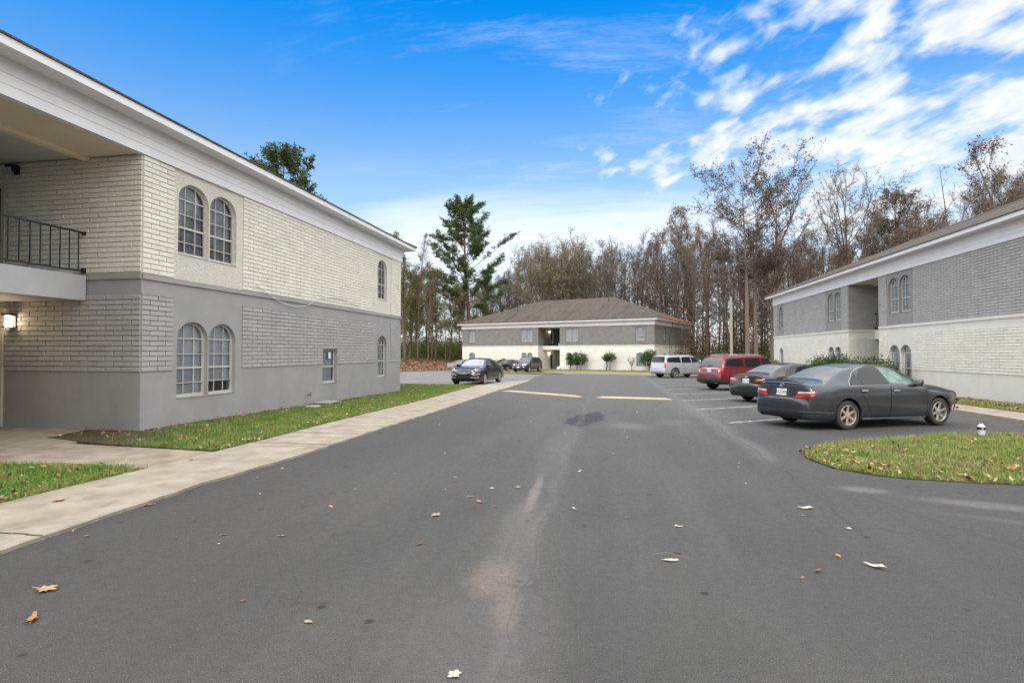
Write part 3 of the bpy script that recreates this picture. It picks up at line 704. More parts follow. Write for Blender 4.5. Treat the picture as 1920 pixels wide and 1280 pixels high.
# ------------------------------------------------------------------ lawns
def scatter(polys, dens, seed):
    rg = np.random.default_rng(seed); out = []
    for poly, dn in zip(polys, dens):
        P = np.array(poly); mn, mx = P.min(0), P.max(0); n = int((mx - mn).prod() * dn)
        q = rg.random((n, 2)) * (mx - mn) + mn; x, y = q[:, 0], q[:, 1]; c = np.zeros(n, bool); j = len(P) - 1
        for i in range(len(P)):
            xi, yi = P[i]; xj, yj = P[j]
            with np.errstate(divide='ignore', invalid='ignore'):
                t = ((yi > y) != (yj > y)) & (x < (xj - xi) * (y - yi) / (yj - yi + 1e-12) + xi)
            c ^= t; j = i
        out.append(q[c])
    return np.concatenate(out), rg
def mesh_np(name, V, Fn, m, k=3):
    me = bpy.data.meshes.new(name); nv = len(V); nf = len(V) // k
    me.vertices.add(nv); me.vertices.foreach_set('co', V.astype(np.float32).ravel())
    me.loops.add(nf * k); me.loops.foreach_set('vertex_index', np.arange(nf * k, dtype=np.int32))
    me.polygons.add(nf); me.polygons.foreach_set('loop_start', np.arange(0, nf * k, k, dtype=np.int32)); me.polygons.foreach_set('loop_total', np.full(nf, k, dtype=np.int32))
    me.update(calc_edges=True); me.validate(); me.materials.append(m)
    o = bpy.data.objects.new(name, me); COL.objects.link(o); return o
def leafy(name, stops, rough=.7, sub=0, clump=None, cs=3):
    """colour per leaf from a ramp on the random-per-island value"""
    if name in MATS: return MATS[name]
    m = bpy.data.materials.new(name); m.use_nodes = True; t = m.node_tree; B = NB(t); p = t.nodes['Principled BSDF']
    geo = B.n('ShaderNodeNewGeometry'); rp = B.n('ShaderNodeValToRGB'); cr = rp.color_ramp
    cr.elements[0].position = 0; cr.elements[0].color = (*stops[0], 1); cr.elements[1].position = 1; cr.elements[1].color = (*stops[-1], 1)
    for i, s_ in enumerate(stops[1:-1]): e = cr.elements.new((i + 1) / (len(stops) - 1)); e.color = (*s_, 1)
    f = geo.outputs['Random Per Island']
    if clump:
        f = B.m('ADD', B.m('MULTIPLY', f, 1 - clump), B.m('MULTIPLY', B.rng(B.noise(geo.outputs['Position'], cs, 4, .6), .3, .7), clump))
    B.l(f, rp.inputs[0]); B.l(rp.outputs[0], p.inputs['Base Color']); p.inputs['Roughness'].default_value = rough; p.inputs['Specular IOR Level'].default_value = .3
    if sub: p.inputs['Transmission Weight'].default_value = 0
    MATS[name] = m; return m
GRASS = leafy('grass_blades', [(.035, .12, .012), (.075, .20, .02), (.12, .24, .03), (.17, .23, .05), (.33, .29, .12), (.10, .20, .025)], clump=.55, cs=1.7)
GRASSY = leafy('yellow_green_grass', [(.06, .14, .018), (.12, .23, .03), (.17, .26, .04), (.25, .26, .08), (.34, .29, .13), (.10, .20, .028)], clump=.5, cs=1.3)
LITTER = leafy('dead_leaves', [(.12, .05, .022), (.30, .13, .05), (.42, .24, .12), (.20, .085, .04), (.55, .42, .28), (.36, .18, .08)], .8)
def lawn(name, poly, m, dens, hmin, hmax, wid, seed, zoff=.03, label=None, bare=None, soil=SOIL, lift=.035):
    poly_sheet('lawn_soil', poly, lift - .002, soil, skirt=.1, rag=.03, seed=seed, kind='structure')
    q, rg = scatter([poly], [dens], seed)
    if bare is not None: q = q[bare(q, rg)]
    q = q + rg.normal(0, .035, q.shape); n = len(q); a = rg.random(n) * 2 * pi; h = rg.uniform(hmin, hmax, n) * (.7 + .6 * np.sin(q[:, 0] * 2.1 + 3 * np.sin(q[:, 1] * 1.3)) ** 2); w = rg.uniform(.6, 1.2, n) * wid
    z = np.where(q[:, 1] > 12, -.0098 * (np.minimum(q[:, 1], 100) - 12), 0) + lift - .006
    d = np.stack([np.cos(a), np.sin(a)], 1); ln = rg.normal(0, .45, (n, 2)) * h[:, None]
    V = np.zeros((n, 3, 3)); V[:, 0, :2] = q - d * w[:, None]; V[:, 1, :2] = q + d * w[:, None]; V[:, 2, :2] = q + ln
    V[:, 0, 2] = z; V[:, 1, 2] = z; V[:, 2, 2] = z + h
    o = mesh_np(name, V.reshape(-1, 3), None, m); return tag(o, label, 'grass', kind='stuff')
def litter(name, polys, dens, s0, s1, seed, m=LITTER, lift=.05, label=None, cat='leaf litter', hfun=None, filt=None):
    q, rg = scatter(polys, dens, seed)
    if filt is not None: q = q[filt(q, rg)]
    n = len(q); a = rg.random(n) * 2 * pi; s = rg.uniform(s0, s1, n); z = (np.array([gz(x, y) for x, y in q]) if hfun is None else hfun(q)) + lift + rg.random(n) * .02
    V = np.zeros((n, 4, 3)); tl = rg.normal(0, .35, (n, 2))
    for k, (u, v) in enumerate(((-1, -.1), (-.1, -.6), (1, .05), (.1, .6))):
        dx = u * s * np.cos(a) - v * s * np.sin(a); dy = u * s * np.sin(a) + v * s * np.cos(a)
        V[:, k, 0] = q[:, 0] + dx; V[:, k, 1] = q[:, 1] + dy; V[:, k, 2] = z + dx * tl[:, 0] + dy * tl[:, 1] + (s * .3 if k in (0, 2) else 0)
    o = mesh_np(name, V.reshape(-1, 3), None, m, 4); return tag(o, label, cat, kind='stuff')
L1 = [(-6.72, 4.2), (-6.72, 6), (-6.66, 7.1), (-7.6, 7.2), (-9.4, 6.9), (-10.0, 6.2), (-12, 5.8), (-12, 1), (-6.72, 1)]
L2 = [(-6.68, 8.65), (-6.69, 11), (-6.86, 14.7), (-7.0, 19.6), (-7.8, 31.8), (-12.8, 32.4), (-12.8, 25.6), (-10.06, 25.55), (-10.06, 10.6), (-11.3, 10.5), (-11.0, 9.35), (-9.8, 9.0)]
def bare2(q, rg):
    d = np.minimum(1, np.maximum(0, (q[:, 0] + 9.95) / .55)); w = np.clip((11.5 - q[:, 1]) / 1.5, 0, 1) * np.clip((-8.4 - q[:, 0]) / .8, 0, 1)
    return (rg.random(len(q)) < np.where(q[:, 1] < 25.4, d, 1) * (1 - .93 * w)) | ((q[:, 0] < -10.05) & (q[:, 1] > 25.6))
lawn('grass', L1, GRASS, 2600, .025, .085, .006, 11, label='bright green grass patch beside the near pavement at the left edge')
lawn('grass', L2, GRASS, 1300, .02, .07, .007, 12, label='green grass strip along the grey wall of the left building', bare=bare2)
L3 = [(3.06, 9.8), (3.16, 9.1), (3.55, 8.68), (4.2, 8.46), (5.6, 8.35), (9, 7.65), (12, 7.2), (12, 9), (9.96, 12), (9.96, 14.15), (8.9, 14.0), (8.5, 13.7), (6.9, 13.45), (5.0, 12.35), (3.8, 11.45), (3.15, 10.6)]
lawn('grass', L3, GRASSY, 1700, .02, .065, .007, 13, lift=.012, label='rounded yellow-green grass island at the right of the drive')
L4 = [(11.5, 14), (11.5, 22), (11.75, 30), (12.2, 50), (13.0, 50), (13.2, 40), (13.4, 30), (13.5, 14)]
lawn('grass', L4, GRASSY, 700, .02, .06, .009, 14, lift=.06, label='grass strip between the right pavement and the cream wall')
L5 = [(-12.9, 57.5), (-6.4, 55.0), (-5.2, 56.8), (-8, 59.5), (-13.5, 62.5)]
lawn('grass', L5, GRASSY, 120, .04, .10, .02, 15, label='thin grass strip in front of the small dark crossover parked far away')
L6 = [(-8.3, 67), (6.9, 58), (7.5, 63), (5.5, 72.3), (-7.5, 77.6), (-11, 79.0), (-12, 74)]
lawn('grass', L6, GRASSY, 60, .04, .12, .03, 16, label='dull grass verge at the foot of the far building')
L7 = [(3.1, 52.2), (6.2, 51.2), (6.6, 56.2), (4.4, 57)]
lawn('grass', L7, GRASSY, 120, .04, .10, .02, 17, label='small grass corner beside the silver truck-like SUV')
L8 = [(-60, 58), (-24, 58.5), (-20, 67.6), (-22, 70), (-60, 66)]
litter('leaf_litter', [[(-60, 61.5), (-24.2, 62.2), (-21.5, 68), (-21.5, 100), (-60, 100)]], [9], .10, .2, 21, m=leafy('orange_leaf_fall', [(.12, .065, .04), (.20, .105, .06), (.16, .085, .05), (.28, .18, .11), (.09, .055, .035)]), lift=.0, label='carpet of orange-brown leaves under the trees beyond the lot')
def edge3(q, rg):
    tip = np.clip((4.3 - q[:, 0]) / 1.2, 0, 1); front = np.clip(1 - (q[:, 1] - (8.45 - np.clip(q[:, 0] - 5.6, 0, 9) * .2)) / .55, 0, 1)
    return rg.random(len(q)) < .10 + .75 * tip + .65 * front
litter('leaf_litter', [L3], [75], .022, .05, 22, lift=.035, label='fallen leaves gathered along the rim of the grass island', filt=edge3)
def edge2(q, rg):
    return rg.random(len(q)) < .10 + .9 * np.clip(1 - (-6.75 - q[:, 0] - .03 * np.maximum(0, q[:, 1] - 11)) / .35, 0, 1) + .6 * np.clip(1 - (q[:, 0] + 10.0) / .5, 0, 1)
litter('leaf_litter', [L2], [42], .02, .045, 23, lift=.055, label='scattered dry leaves in the left grass strip', filt=edge2)
litter('leaf_litter', [L1], [16], .02, .05, 24, lift=.055, label='few dry leaves in the near left grass patch')
litter('leaf_litter', [L4], [22], .025, .05, 25, lift=.09, label='pale dry leaves on the grass by the cream wall')
litter('gravel', [[(-5.22, -2), (-5.24, 4), (-5.34, 6.5), (-5.2, 8.6), (-5.25, 15), (-5.6, 26), (-5.45, 26), (-5.05, 15), (-5.0, 8.6), (-5.14, 6.5), (-5.04, 4), (-5.02, -2)]], [260], .006, .016, 26, m=mat('crumbled_edge_stone', (.3, .27, .23), .9, (.10, .09, .08), 20), lift=.012, label='crumbled grit along the pavement edge', cat='gravel')
litter('leaf_litter', [[(2.5, 15), (9.5, 15.8), (10, 45), (2, 45), (-4.6, 33), (-4.6, 12), (2.5, 12)]], [.9], .018, .035, 27, m=leafy('dark_leaf_bits', [(.07, .04, .025), (.2, .1, .05), (.4, .3, .2), (.05, .03, .02)]), lift=.012, label='tiny leaf bits strewn over the drive and parking stalls')

# ------------------------------------------------------------------ single leaves on the asphalt and pavement
def leaf_mesh(name, kind, m, seed):
    rnd = random.Random(seed); pts = []
    if kind == 'lobed':
        n = 30
        for i in range(n):
            t = 2 * pi * i / n; r_ = .5 + .42 * abs(cos(2.5 * t)) ** .7 * (1 if cos(t) > -.3 else .6) + rnd.uniform(-.05, .05); pts.append((r_ * cos(t), r_ * sin(t) * .75))
    elif kind == 'curl': pts = [(1.05 * cos(2 * pi * i / 22) + rnd.uniform(-.07, .07), (.32 + .12 * cos(6 * pi * i / 22)) * sin(2 * pi * i / 22)) for i in range(22)]
    else: pts = [(cos(2 * pi * i / 18), .42 * sin(2 * pi * i / 18) * (1 - .3 * cos(2 * pi * i / 18)) + rnd.uniform(-.02, .02)) for i in range(18)]
    bm = bmesh.new(); cv = 1.1 if kind == 'curl' else .35
    zz = lambda x, y: cv * .55 * (x * x * .35 + abs(y) * .6 - .12 * cos(5 * x) * .5) + .04
    c = bm.verts.new((0, 0, zz(0, 0))); mid = [bm.verts.new((x * .55, y * .55, zz(x * .55, y * .55))) for x, y in pts]; o_ = [bm.verts.new((x, y, zz(x, y) + rnd.uniform(-.05, .08))) for x, y in pts]
    N = len(pts)
    for i in range(N):
        j = (i + 1) % N; bm.faces.new((c, mid[i], mid[j])); bm.faces.new((mid[i], o_[i], o_[j], mid[j]))
    st = [bm.verts.new(p) for p in ((-.6, -.02, .05), (-1.35, -.03, .10), (-1.35, .03, .13), (-.6, .02, .08))]; bm.faces.new(st)
    me = bpy.data.meshes.new(name); bm.to_mesh(me); bm.free(); me.materials.append(m); me.shade_smooth(); return me
LM = {'tan': mat('tan_leaf', (.42, .27, .15), .75, (.32, .19, .10), 60), 'or': mat('orange_leaf', (.40, .20, .08), .7, (.3, .13, .06), 60), 'br': mat('brown_leaf', (.20, .10, .055), .8, (.13, .065, .035), 60), 'cr': mat('cream_leaf', (.60, .52, .41), .8, (.5, .4, .28), 60)}
LMESH = {(k, c): leaf_mesh('fallen_leaf', k, LM[c], i) for i, (k, c) in enumerate([(k, c) for k in ('lobed', 'oval', 'curl') for c in LM])}
big = [(-4.02, 3.43, 'lobed', 'tan', .105, 'large tan lobed leaf on the asphalt at the lower left'), (-3.66, 3.04, 'curl', 'or', .085, 'narrow orange leaf below the large tan lobed leaf'),
       (-6.17, 5.4, 'lobed', 'tan', .10, 'tan lobed leaf lying on the near pavement slab'), (-5.12, 5.53, 'oval', 'or', .07, 'orange-brown leaf on the edge of pavement and asphalt'), (-5.15, 6.14, 'curl', 'tan', .06, 'curled tan leaf at the pavement edge beyond the orange-brown one'), (-6.51, 7.82, 'oval', 'or', .06, 'orange leaf where the path meets the pavement'),
       (-1.86, 5.72, 'lobed', 'tan', .085, 'tan pointed leaf left of the centre seam'), (-1.53, 6.97, 'lobed', 'cr', .045, 'small white leaf nearest the centre seam on its left'), (-1.52, 6.3, 'curl', 'tan', .06, 'small curled tan leaf below the small white leaf'), (-1.22, 7.08, 'lobed', 'tan', .06, 'tan leaf touching the pale streak of the seam'),
       (-.84, 2.92, 'lobed', 'cr', .06, 'cream upright leaf at the bottom centre of the view'), (.44, 4.83, 'oval', 'cr', .07, 'cream and tan leaf beside a pine needle'), (2.01, 4.97, 'curl', 'cr', .09, 'curled white leaf on the right lane, the largest there'), (1.82, 5.18, 'oval', 'tan', .045, 'small tan oval leaf near the curled white leaf'), (1.54, 4.8, 'curl', 'br', .05, 'dark brown curled leaf left of the curled white leaf'), (2.02, 6.68, 'curl', 'cr', .09, 'wavy cream leaf further up the right lane')]
for i, (x, y, k, c, s, lab) in enumerate(big):
    o = bpy.data.objects.new('fallen_leaf', LMESH[(k, c)]); COL.objects.link(o); o.location = (x, y, gz(x, y) + (.042 if x < -5.14 else .006)); o.rotation_euler = (0, 0, i * 2.3); s *= .85; o.scale = (s, s, s); tag(o, lab, 'leaf', 'single leaves fallen on the drive')
rest = [(-2.09, 6.11), (-1.72, 4.83), (-2.52, 3.52), (-1.91, 3.32), (1.65, 7.81), (1.86, 9.26), (1.44, 8.81), (1.78, 8.92), (1.35, 10.56), (.1, 5.99), (-.52, 8.19), (-.45, 6.21), (-3.1, 5.83), (-3.19, 6.61), (-3.05, 4.82), (-3.96, 4.58), (-2.84, 9.25), (-2.43, 7.04), (.21, 11.64), (1.1, 12.99), (-1.06, 12.02), (-2.16, 7.5), (-2.08, 7.25), (-4.29, 7.25), (-4.81, 7.01)]
rnd = random.Random(5)
for _ in range(70):
    x, y = rnd.uniform(-4.9, 4), 4 + 26 * rnd.random() ** 1.3
    if x > 2.3 and y < 15: continue
    rest.append((x, y))
for x, y in rest:
    k, c = rnd.choice([('oval', 'br'), ('curl', 'br'), ('oval', 'tan'), ('lobed', 'tan'), ('curl', 'tan'), ('curl', 'cr'), ('lobed', 'br')])
    o = bpy.data.objects.new('fallen_leaf', LMESH[(k, c)]); COL.objects.link(o); o.location = (x, y, gz(x, y) + .006); s = rnd.uniform(.02, .04); o.rotation_euler = (rnd.uniform(-.2, .2), rnd.uniform(-.2, .2), rnd.uniform(0, 6.28)); o.scale = (s, s, s)
    tag(o, 'small dead leaf lying loose on the asphalt drive', 'leaf', 'small dead leaves on the drive')
nd = MB(); nd.tube([(.30, 4.93, .012), (.42, 4.97, .02), (.58, 4.90, .01)], .0016, LM['tan'], 4); tag(nd.build('pine_needle'), 'long tan pine needle on the asphalt', 'needle')

# ------------------------------------------------------------------ trees
BARK = mat('grey_brown_bark', (.085, .065, .052), .95, (.15, .12, .095), 3, 1, .03, 14, stretch=(6, 6, .8))
BARKP = mat('pine_bark', (.085, .05, .035), .95, (.16, .095, .065), 3, 1, .04, 10, stretch=(6, 6, 1))
BARKC = mat('pale_cypress_bark', (.11, .085, .07), .95, (.19, .155, .13), 3, 1, .03, 10, stretch=(8, 8, .5))
TWIG = mat('twig_bark', (.09, .07, .056), .95, (.145, .118, .098), .6)
TWIGR = mat('reddish_twig', (.095, .072, .057), .95, (.15, .12, .098), .6)
TWIGG = mat('pale_grey_twig', (.20, .17, .14), .95, (.13, .10, .08), .6)
L_RUST = leafy('rust_leaf', [(.10, .068, .045), (.16, .115, .075), (.13, .09, .055), (.075, .055, .04)], clump=.3, cs=.4)
L_OLIVE = leafy('olive_autumn_leaf', [(.05, .085, .02), (.09, .13, .03), (.15, .16, .05), (.20, .15, .06), (.08, .12, .028)], clump=.5, cs=.35)
L_PALE = leafy('pale_olive_leaf', [(.14, .14, .05), (.22, .21, .09), (.28, .24, .12), (.12, .12, .05)], clump=.4, cs=.35)
L_PINE = leafy('pine_needles', [(.028, .052, .014), (.05, .088, .022), (.08, .125, .032), (.04, .068, .022)], clump=.4, cs=.5)
L_DARK = leafy('dark_leaf', [(.03, .022, .015), (.07, .045, .025), (.10, .06, .03)])
L_IVY = leafy('ivy_leaf', [(.02, .045, .012), (.04, .075, .02), (.06, .09, .03)])
L_BUSH = leafy('bush_leaf', [(.012, .035, .010), (.025, .06, .015), (.045, .095, .02), (.085, .14, .04), (.03, .06, .02)], rough=.45)

class TreeG:
    def __init__(s, seed): s.r = random.Random(seed); s.tr = MB(); s.segs = []; s.q = []; s.lv = []
    def path(s, p, d, L, n, wob, up):
        pts = [p.copy()]; d = d.normalized()
        for i in range(n):
            d = (d + Vector((s.r.gauss(0, wob), s.r.gauss(0, wob), s.r.gauss(0, wob) + up))).normalized(); p = p + d * (L / n); pts.append(p.copy())
        return pts
    def rib(s, pts, w0, w1):
        n = len(pts)
        for i in range(n - 1):
            a, c = pts[i], pts[i + 1]; t = (c - a); o = t.cross(Vector((s.r.gauss(0, 1), s.r.gauss(0, 1), s.r.gauss(0, 1))))
            if o.length < 1e-6: continue
            o.normalize(); wa = w0 + (w1 - w0) * i / (n - 1); wc = w0 + (w1 - w0) * (i + 1) / (n - 1)
            s.q.append((a - o * wa, a + o * wa, c + o * wc, c - o * wc))
    def leaf(s, p, sz, flat=.4):
        r = s.r; u = Vector((r.gauss(0, 1), r.gauss(0, 1), r.gauss(0, flat))).normalized(); v = u.cross(Vector((r.gauss(0, 1), r.gauss(0, 1), r.gauss(0, 1)))).normalized()
        k = sz * r.uniform(.7, 1.3); s.lv.append((p - u * k, p - v * k * .5, p + u * k, p + v * k * .5))
    def meshes(s, bark, twig, leafm, nm='tree'):
        me1 = bpy.data.meshes.new('trunk'); me1.from_pydata(s.tr.v, [], s.tr.f); me1.materials.append(bark); me1.shade_smooth()
        Q = s.q + s.lv; V = [tuple(v) for q in Q for v in q]; me2 = bpy.data.meshes.new('crown')
        me2.from_pydata(V, [], [(4 * i, 4 * i + 1, 4 * i + 2, 4 * i + 3) for i in range(len(Q))]); me2.materials.append(twig); me2.materials.append(leafm or twig)
        me2.polygons.foreach_set('material_index', [0] * len(s.q) + [1] * len(s.lv)); return me1, me2
def grow_bare(seed, H=22, r0=.3, s0=.35, n1=22, ang=(35, 60), l1=.28, up=.10, n2=7, n3=5, tw=5, tww=.011, leaf=0, lsz=.12, shape=lambda t: 1 - .6 * t, wob=.03, lean=.0, twist=.16, fork=0, ivy=0, twl=.9):
    g = TreeG(seed); r = g.r
    def sweep(base, d, L, r_, n=12, s_start=s0, nn1=n1, first=False):
        pts = g.path(base, d, L, n, wob, .01); rads = [r_ * (1 - .88 * (i / n) ** 1.05) * (1.35 if first and i == 0 else 1) for i in range(n + 1)]
        g.tr.tube(pts, rads, BARK, 7)
        for k in range(nn1):
            t = s_start + (1 - s_start) * (k + r.random()) / nn1; i = min(n - 1, int(t * n)); f = t * n - i; p = pts[i].lerp(pts[i + 1], f)
            az = k * 2.4 + r.uniform(-.5, .5); tt = (t - s_start) / (1 - s_start); a = R(r.uniform(*ang)) * (1 - (.45 if ang[1] < 64 else .2) * tt)
            d1 = Vector((sin(a) * cos(az), sin(a) * sin(az), cos(a))); LL = H * l1 * shape(tt) * r.uniform(.7, 1.15); rb = max(.022, rads[i] * .5)
            p1 = g.path(p, d1, LL, 6, twist, up); g.tr.tube(p1, [rb * (1 - .8 * j / 6) for j in range(7)], BARK, 4, cap=False)
            for m_ in range(n2):
                t2 = .2 + .8 * (m_ + r.random()) / n2; j = min(5, int(t2 * 6)); q = p1[j].lerp(p1[j + 1], t2 * 6 - j); dd = (p1[j + 1] - p1[j]).normalized()
                d2 = (dd + Vector((r.gauss(0, .6), r.gauss(0, .6), r.gauss(.15, .5)))).normalized(); L2_ = LL * .42 * r.uniform(.6, 1.2) * (1.1 - .5 * t2)
                p2 = g.path(q, d2, L2_, 3, .2, .08); g.rib(p2, tww * 2.2, tww * 1.2)
                for w_ in range(n3):
                    j2 = r.randint(0, 2); q3 = p2[j2].lerp(p2[j2 + 1], r.random()); d3 = ((p2[j2 + 1] - p2[j2]).normalized() + Vector((r.gauss(0, .6), r.gauss(0, .6), r.gauss(.1, .5)))).normalized()
                    p3 = g.path(q3, d3, r.uniform(.5, 1.0) * twl, 2, .25, .05); g.rib(p3, tww * 1.2, tww * .6)
                    for _ in range(tw):
                        q4 = p3[r.randint(0, 1)].lerp(p3[2], r.random()); d4 = (d3 + Vector((r.gauss(0, .7), r.gauss(0, .7), r.gauss(0, .7)))).normalized(); e = q4 + d4 * r.uniform(.2, .5) * twl
                        g.rib([q4, e], tww * .8, tww * .4)
                        if r.random() < leaf: g.leaf(e + Vector((r.gauss(0, .1), r.gauss(0, .1), r.gauss(0, .1))), lsz)
        return pts
    pts = sweep(Vector((0, 0, -.3)), Vector((lean, 0, 1)), H, r0, first=True)
    for k in range(fork):
        i = 4 + k; az = r.uniform(0, 6.28); sweep(pts[i], Vector((.45 * cos(az), .45 * sin(az), 1)), H * (1 - i / 12) * .95, r0 * .55, s_start=.25, nn1=n1 // 2)
    if ivy:
        for _ in range(ivy):
            t = r.random() ** 1.2 * .6; i = int(t * 12); p = pts[i].lerp(pts[i + 1], r.random()); g.leaf(p + Vector((r.gauss(0, .25), r.gauss(0, .25), r.gauss(0, .3))), .16)
    return g
def grow_pine(seed, H=26, r0=.38, s0=.42, nb=46, crown_r=5.5, tufts=9, wid=1, ribs=15, nl=.30, layered=True):
    g = TreeG(seed); r = g.r; n = 14; pts = g.path(Vector((0, 0, -.3)), Vector((0, 0, 1)), H, n, .014, .02)
    rads = [r0 * (1 - .85 * (i / n)) * (1.25 if i == 0 else 1) for i in range(n + 1)]; g.tr.tube(pts, rads, BARKP, 9)
    for k in range(nb):
        t = s0 + (1 - s0) * ((k + r.random()) / nb) ** .9; t = min(t, .995); i = min(n - 1, int(t * n)); p = pts[i].lerp(pts[i + 1], t * n - i); tt = (t - s0) / (1 - s0)
        az = k * 2.4 + r.uniform(-.6, .6); prof = (math.sin(pi * min(1, .18 + .82 * tt)) ** .6 * (1 - .35 * tt)) if not layered else (.5 + .5 * r.random()) * (1.0 - .72 * tt ** 1.6) * min(1, .65 + tt * 1.6)
        LL = crown_r * prof * r.uniform(.55, 1.1) + .5; el = r.uniform(-.05, .35) + tt * .7
        d1 = Vector((cos(az) * cos(el), sin(az) * cos(el), sin(el))); p1 = g.path(p, d1, LL, 6, .10, .05); rb = max(.02, rads[i] * .3)
        g.tr.tube(p1, [rb * (1 - .75 * j / 6) for j in range(7)], BARKP, 4, cap=False)
        for m_ in range(int(tufts * (LL / crown_r + .35)) + 2):
            t2 = .35 + .65 * r.random(); j = min(5, int(t2 * 6)); q = p1[j].lerp(p1[j + 1], t2 * 6 - j)
            d2 = ((p1[j + 1] - p1[j]).normalized() + Vector((r.gauss(0, .7), r.gauss(0, .7), r.gauss(.25, .3)))).normalized(); e = q + d2 * r.uniform(.4, 1.25); g.rib([q, e], .02, .012)
            for c in range(3):
                ce = q.lerp(e, .45 + .28 * c) + Vector((r.gauss(0, .18), r.gauss(0, .18), r.gauss(.05, .12)))
                for _ in range(ribs):
                    dd = Vector((r.gauss(0, 1), r.gauss(0, 1), r.gauss(.25, .7))).normalized(); o = dd.cross(Vector((r.gauss(0, 1), r.gauss(0, 1), r.gauss(0, 1)))).normalized() * .018 * wid; tip = ce + dd * nl * r.uniform(.7, 1.2)
                    g.lv.append((ce - o, ce + o, tip + o * .5, tip - o * .5))
    return g
KINDS = {}
def kind(k, g, bark, twig, lf): KINDS[k] = g.meshes(bark, twig, lf)
kind('bare_a', grow_bare(1, 22, .24, .28, 24, (35, 65), .30, .10, 7, 5, 4, .012, leaf=.10, lsz=.10), BARK, TWIGR, L_RUST)
kind('bare_b', grow_bare(2, 22, .20, .35, 20, (30, 60), .28, .10, 7, 5, 4, .012, leaf=.25, lsz=.11), BARK, TWIG, L_RUST)
kind('bare_c', grow_bare(3, 22, .28, .28, 20, (40, 75), .42, .12, 7, 5, 4, .012, leaf=.05, lsz=.09, fork=2), BARK, TWIG, L_DARK)
kind('thin', grow_bare(4, 20, .15, .45, 16, (25, 50), .16, .12, 6, 5, 4, .012, leaf=.15, lsz=.10, wob=.02), BARKP, TWIGR, L_RUST)
kind('ivied', grow_bare(5, 21, .28, .30, 18, (30, 60), .26, .14, 7, 5, 4, .012, leaf=.30, lsz=.13, fork=2, ivy=2600), BARK, TWIGG, L_IVY)
kind('pale', grow_bare(6, 22, .22, .22, 24, (35, 70), .38, .14, 7, 6, 4, .011, leaf=.5, lsz=.12, fork=2), BARK, TWIGG, L_PALE)
kind('olive', grow_bare(7, 17, .2, .18, 26, (45, 85), .28, .06, 7, 6, 5, .011, leaf=1, lsz=.15), BARKP, TWIG, L_OLIVE)
kind('olive_b', grow_bare(8, 18, .22, .30, 22, (35, 70), .24, .10, 7, 6, 5, .011, leaf=.95, lsz=.15), BARK, TWIG, L_OLIVE)
kind('flat_top', grow_bare(9, 25.5, .36, .48, 24, (62, 88), .36, .05, 10, 7, 6, .011, leaf=.7, lsz=.12, shape=lambda t: .45 + .65 * t if t < .85 else .8, wob=.012, twist=.13), BARKC, TWIG, L_DARK)
kind('spreading', grow_bare(10, 25, .34, .34, 18, (48, 66), .56, .09, 10, 7, 6, .011, leaf=.5, lsz=.12, shape=lambda t: 1 - .25 * t, wob=.015, twist=.10), BARKC, TWIG, L_DARK)
kind('snag', grow_bare(11, 22, .17, .45, 9, (50, 80), .16, .08, 3, 2, 2, .012, leaf=.1, lsz=.10, wob=.04, twist=.3), BARK, TWIG, L_DARK)
kind('rusty', grow_bare(12, 20, .24, .25, 24, (40, 75), .27, .08, 7, 6, 5, .011, leaf=.35, lsz=.11), BARK, TWIGR, L_RUST)
kind('pine', grow_pine(13, 27, .42, .36, 74, 12, 24, wid=2.0, ribs=11, nl=.42), BARKP, TWIG, L_PINE)
kind('pine_small', grow_pine(14, 20, .30, .45, 44, 5.6, 18, wid=1.8, ribs=12, layered=False), BARKP, TWIG, L_PINE)
kind('pine_dome', grow_pine(15, 22, .32, .55, 46, 7.2, 9, layered=False, nl=.26), BARKP, TWIG, leafy('dull_pine_needles', [(.045, .05, .025), (.075, .075, .035), (.06, .055, .03)]))
HT = {'bare_a': 22, 'bare_b': 22, 'bare_c': 22, 'thin': 20, 'ivied': 21, 'pale': 22, 'olive': 17, 'olive_b': 18, 'flat_top': 25.5, 'spreading': 25, 'snag': 22, 'rusty': 20, 'pine': 27, 'pine_small': 20, 'pine_dome': 22}
USED = set()
def tree(k, x, y, h, rz, label, group=None, wide=1.0, cat='tree'):
    nm = 'pine_tree' if k.startswith('pine') else ('bare_tree' if k in ('bare_a', 'bare_b', 'bare_c', 'thin', 'snag', 'flat_top', 'spreading') else 'leafy_tree')
    e = empty(nm, (x, y, gz(x, y)), rz, label, cat, group); s = h / HT[k] * 1.0; e.scale = (s * wide, s * wide, s)
    for n_, me in zip(('trunk', 'crown'), KINDS[k]):
        o = bpy.data.objects.new(n_, me); COL.objects.link(o); o.parent = e
    return e
tree('pine', -24.3, 93.1, 26.0, 1.0, 'tall green pine with dark trunk rising behind the left end of the far building')
tree('flat_top', 14.4, 66.7, 20.8, .4, 'tall flat-topped bare tree with pale trunk behind the lamp pole')
tree('flat_top', 15.6, 68.2, 18.8, 2.6, 'second pale trunk standing close beside the tall flat-topped tree')
tree('spreading', 17.9, 70.4, 19.8, 2.2, 'tall spreading bare tree with long rising limbs, right of the flat-topped tree', wide=1.15)
tree('snag', 34.1, 63.2, 21.3, .5, 'thin crooked dead tree standing clear above the right roof')
tree('pine_dome', 36.5, 81.9, 22.5, 0, 'dome-shaped dull green pine above the right roof')
tree('pine_small', -34.7, 54.6, 22.6, 0, 'green pine whose top shows above the left building roof')
tree('pale', -8.9, 104.1, 22.0, 1, 'pale grey-green tree with fanning branches behind the middle of the far roof')
tree('ivied', -6.0, 101, 20.5, 2, 'ivy-wrapped tree behind the ridge of the far building')
tree('pale', -13, 100.5, 21.0, 3.4, 'pale olive tree left of the ivy-wrapped tree', wide=.9)
tree('olive_b', -31.4, 81.7, 18.6, 2, 'olive-leaved tree nearest the corner of the left building', wide=.75)
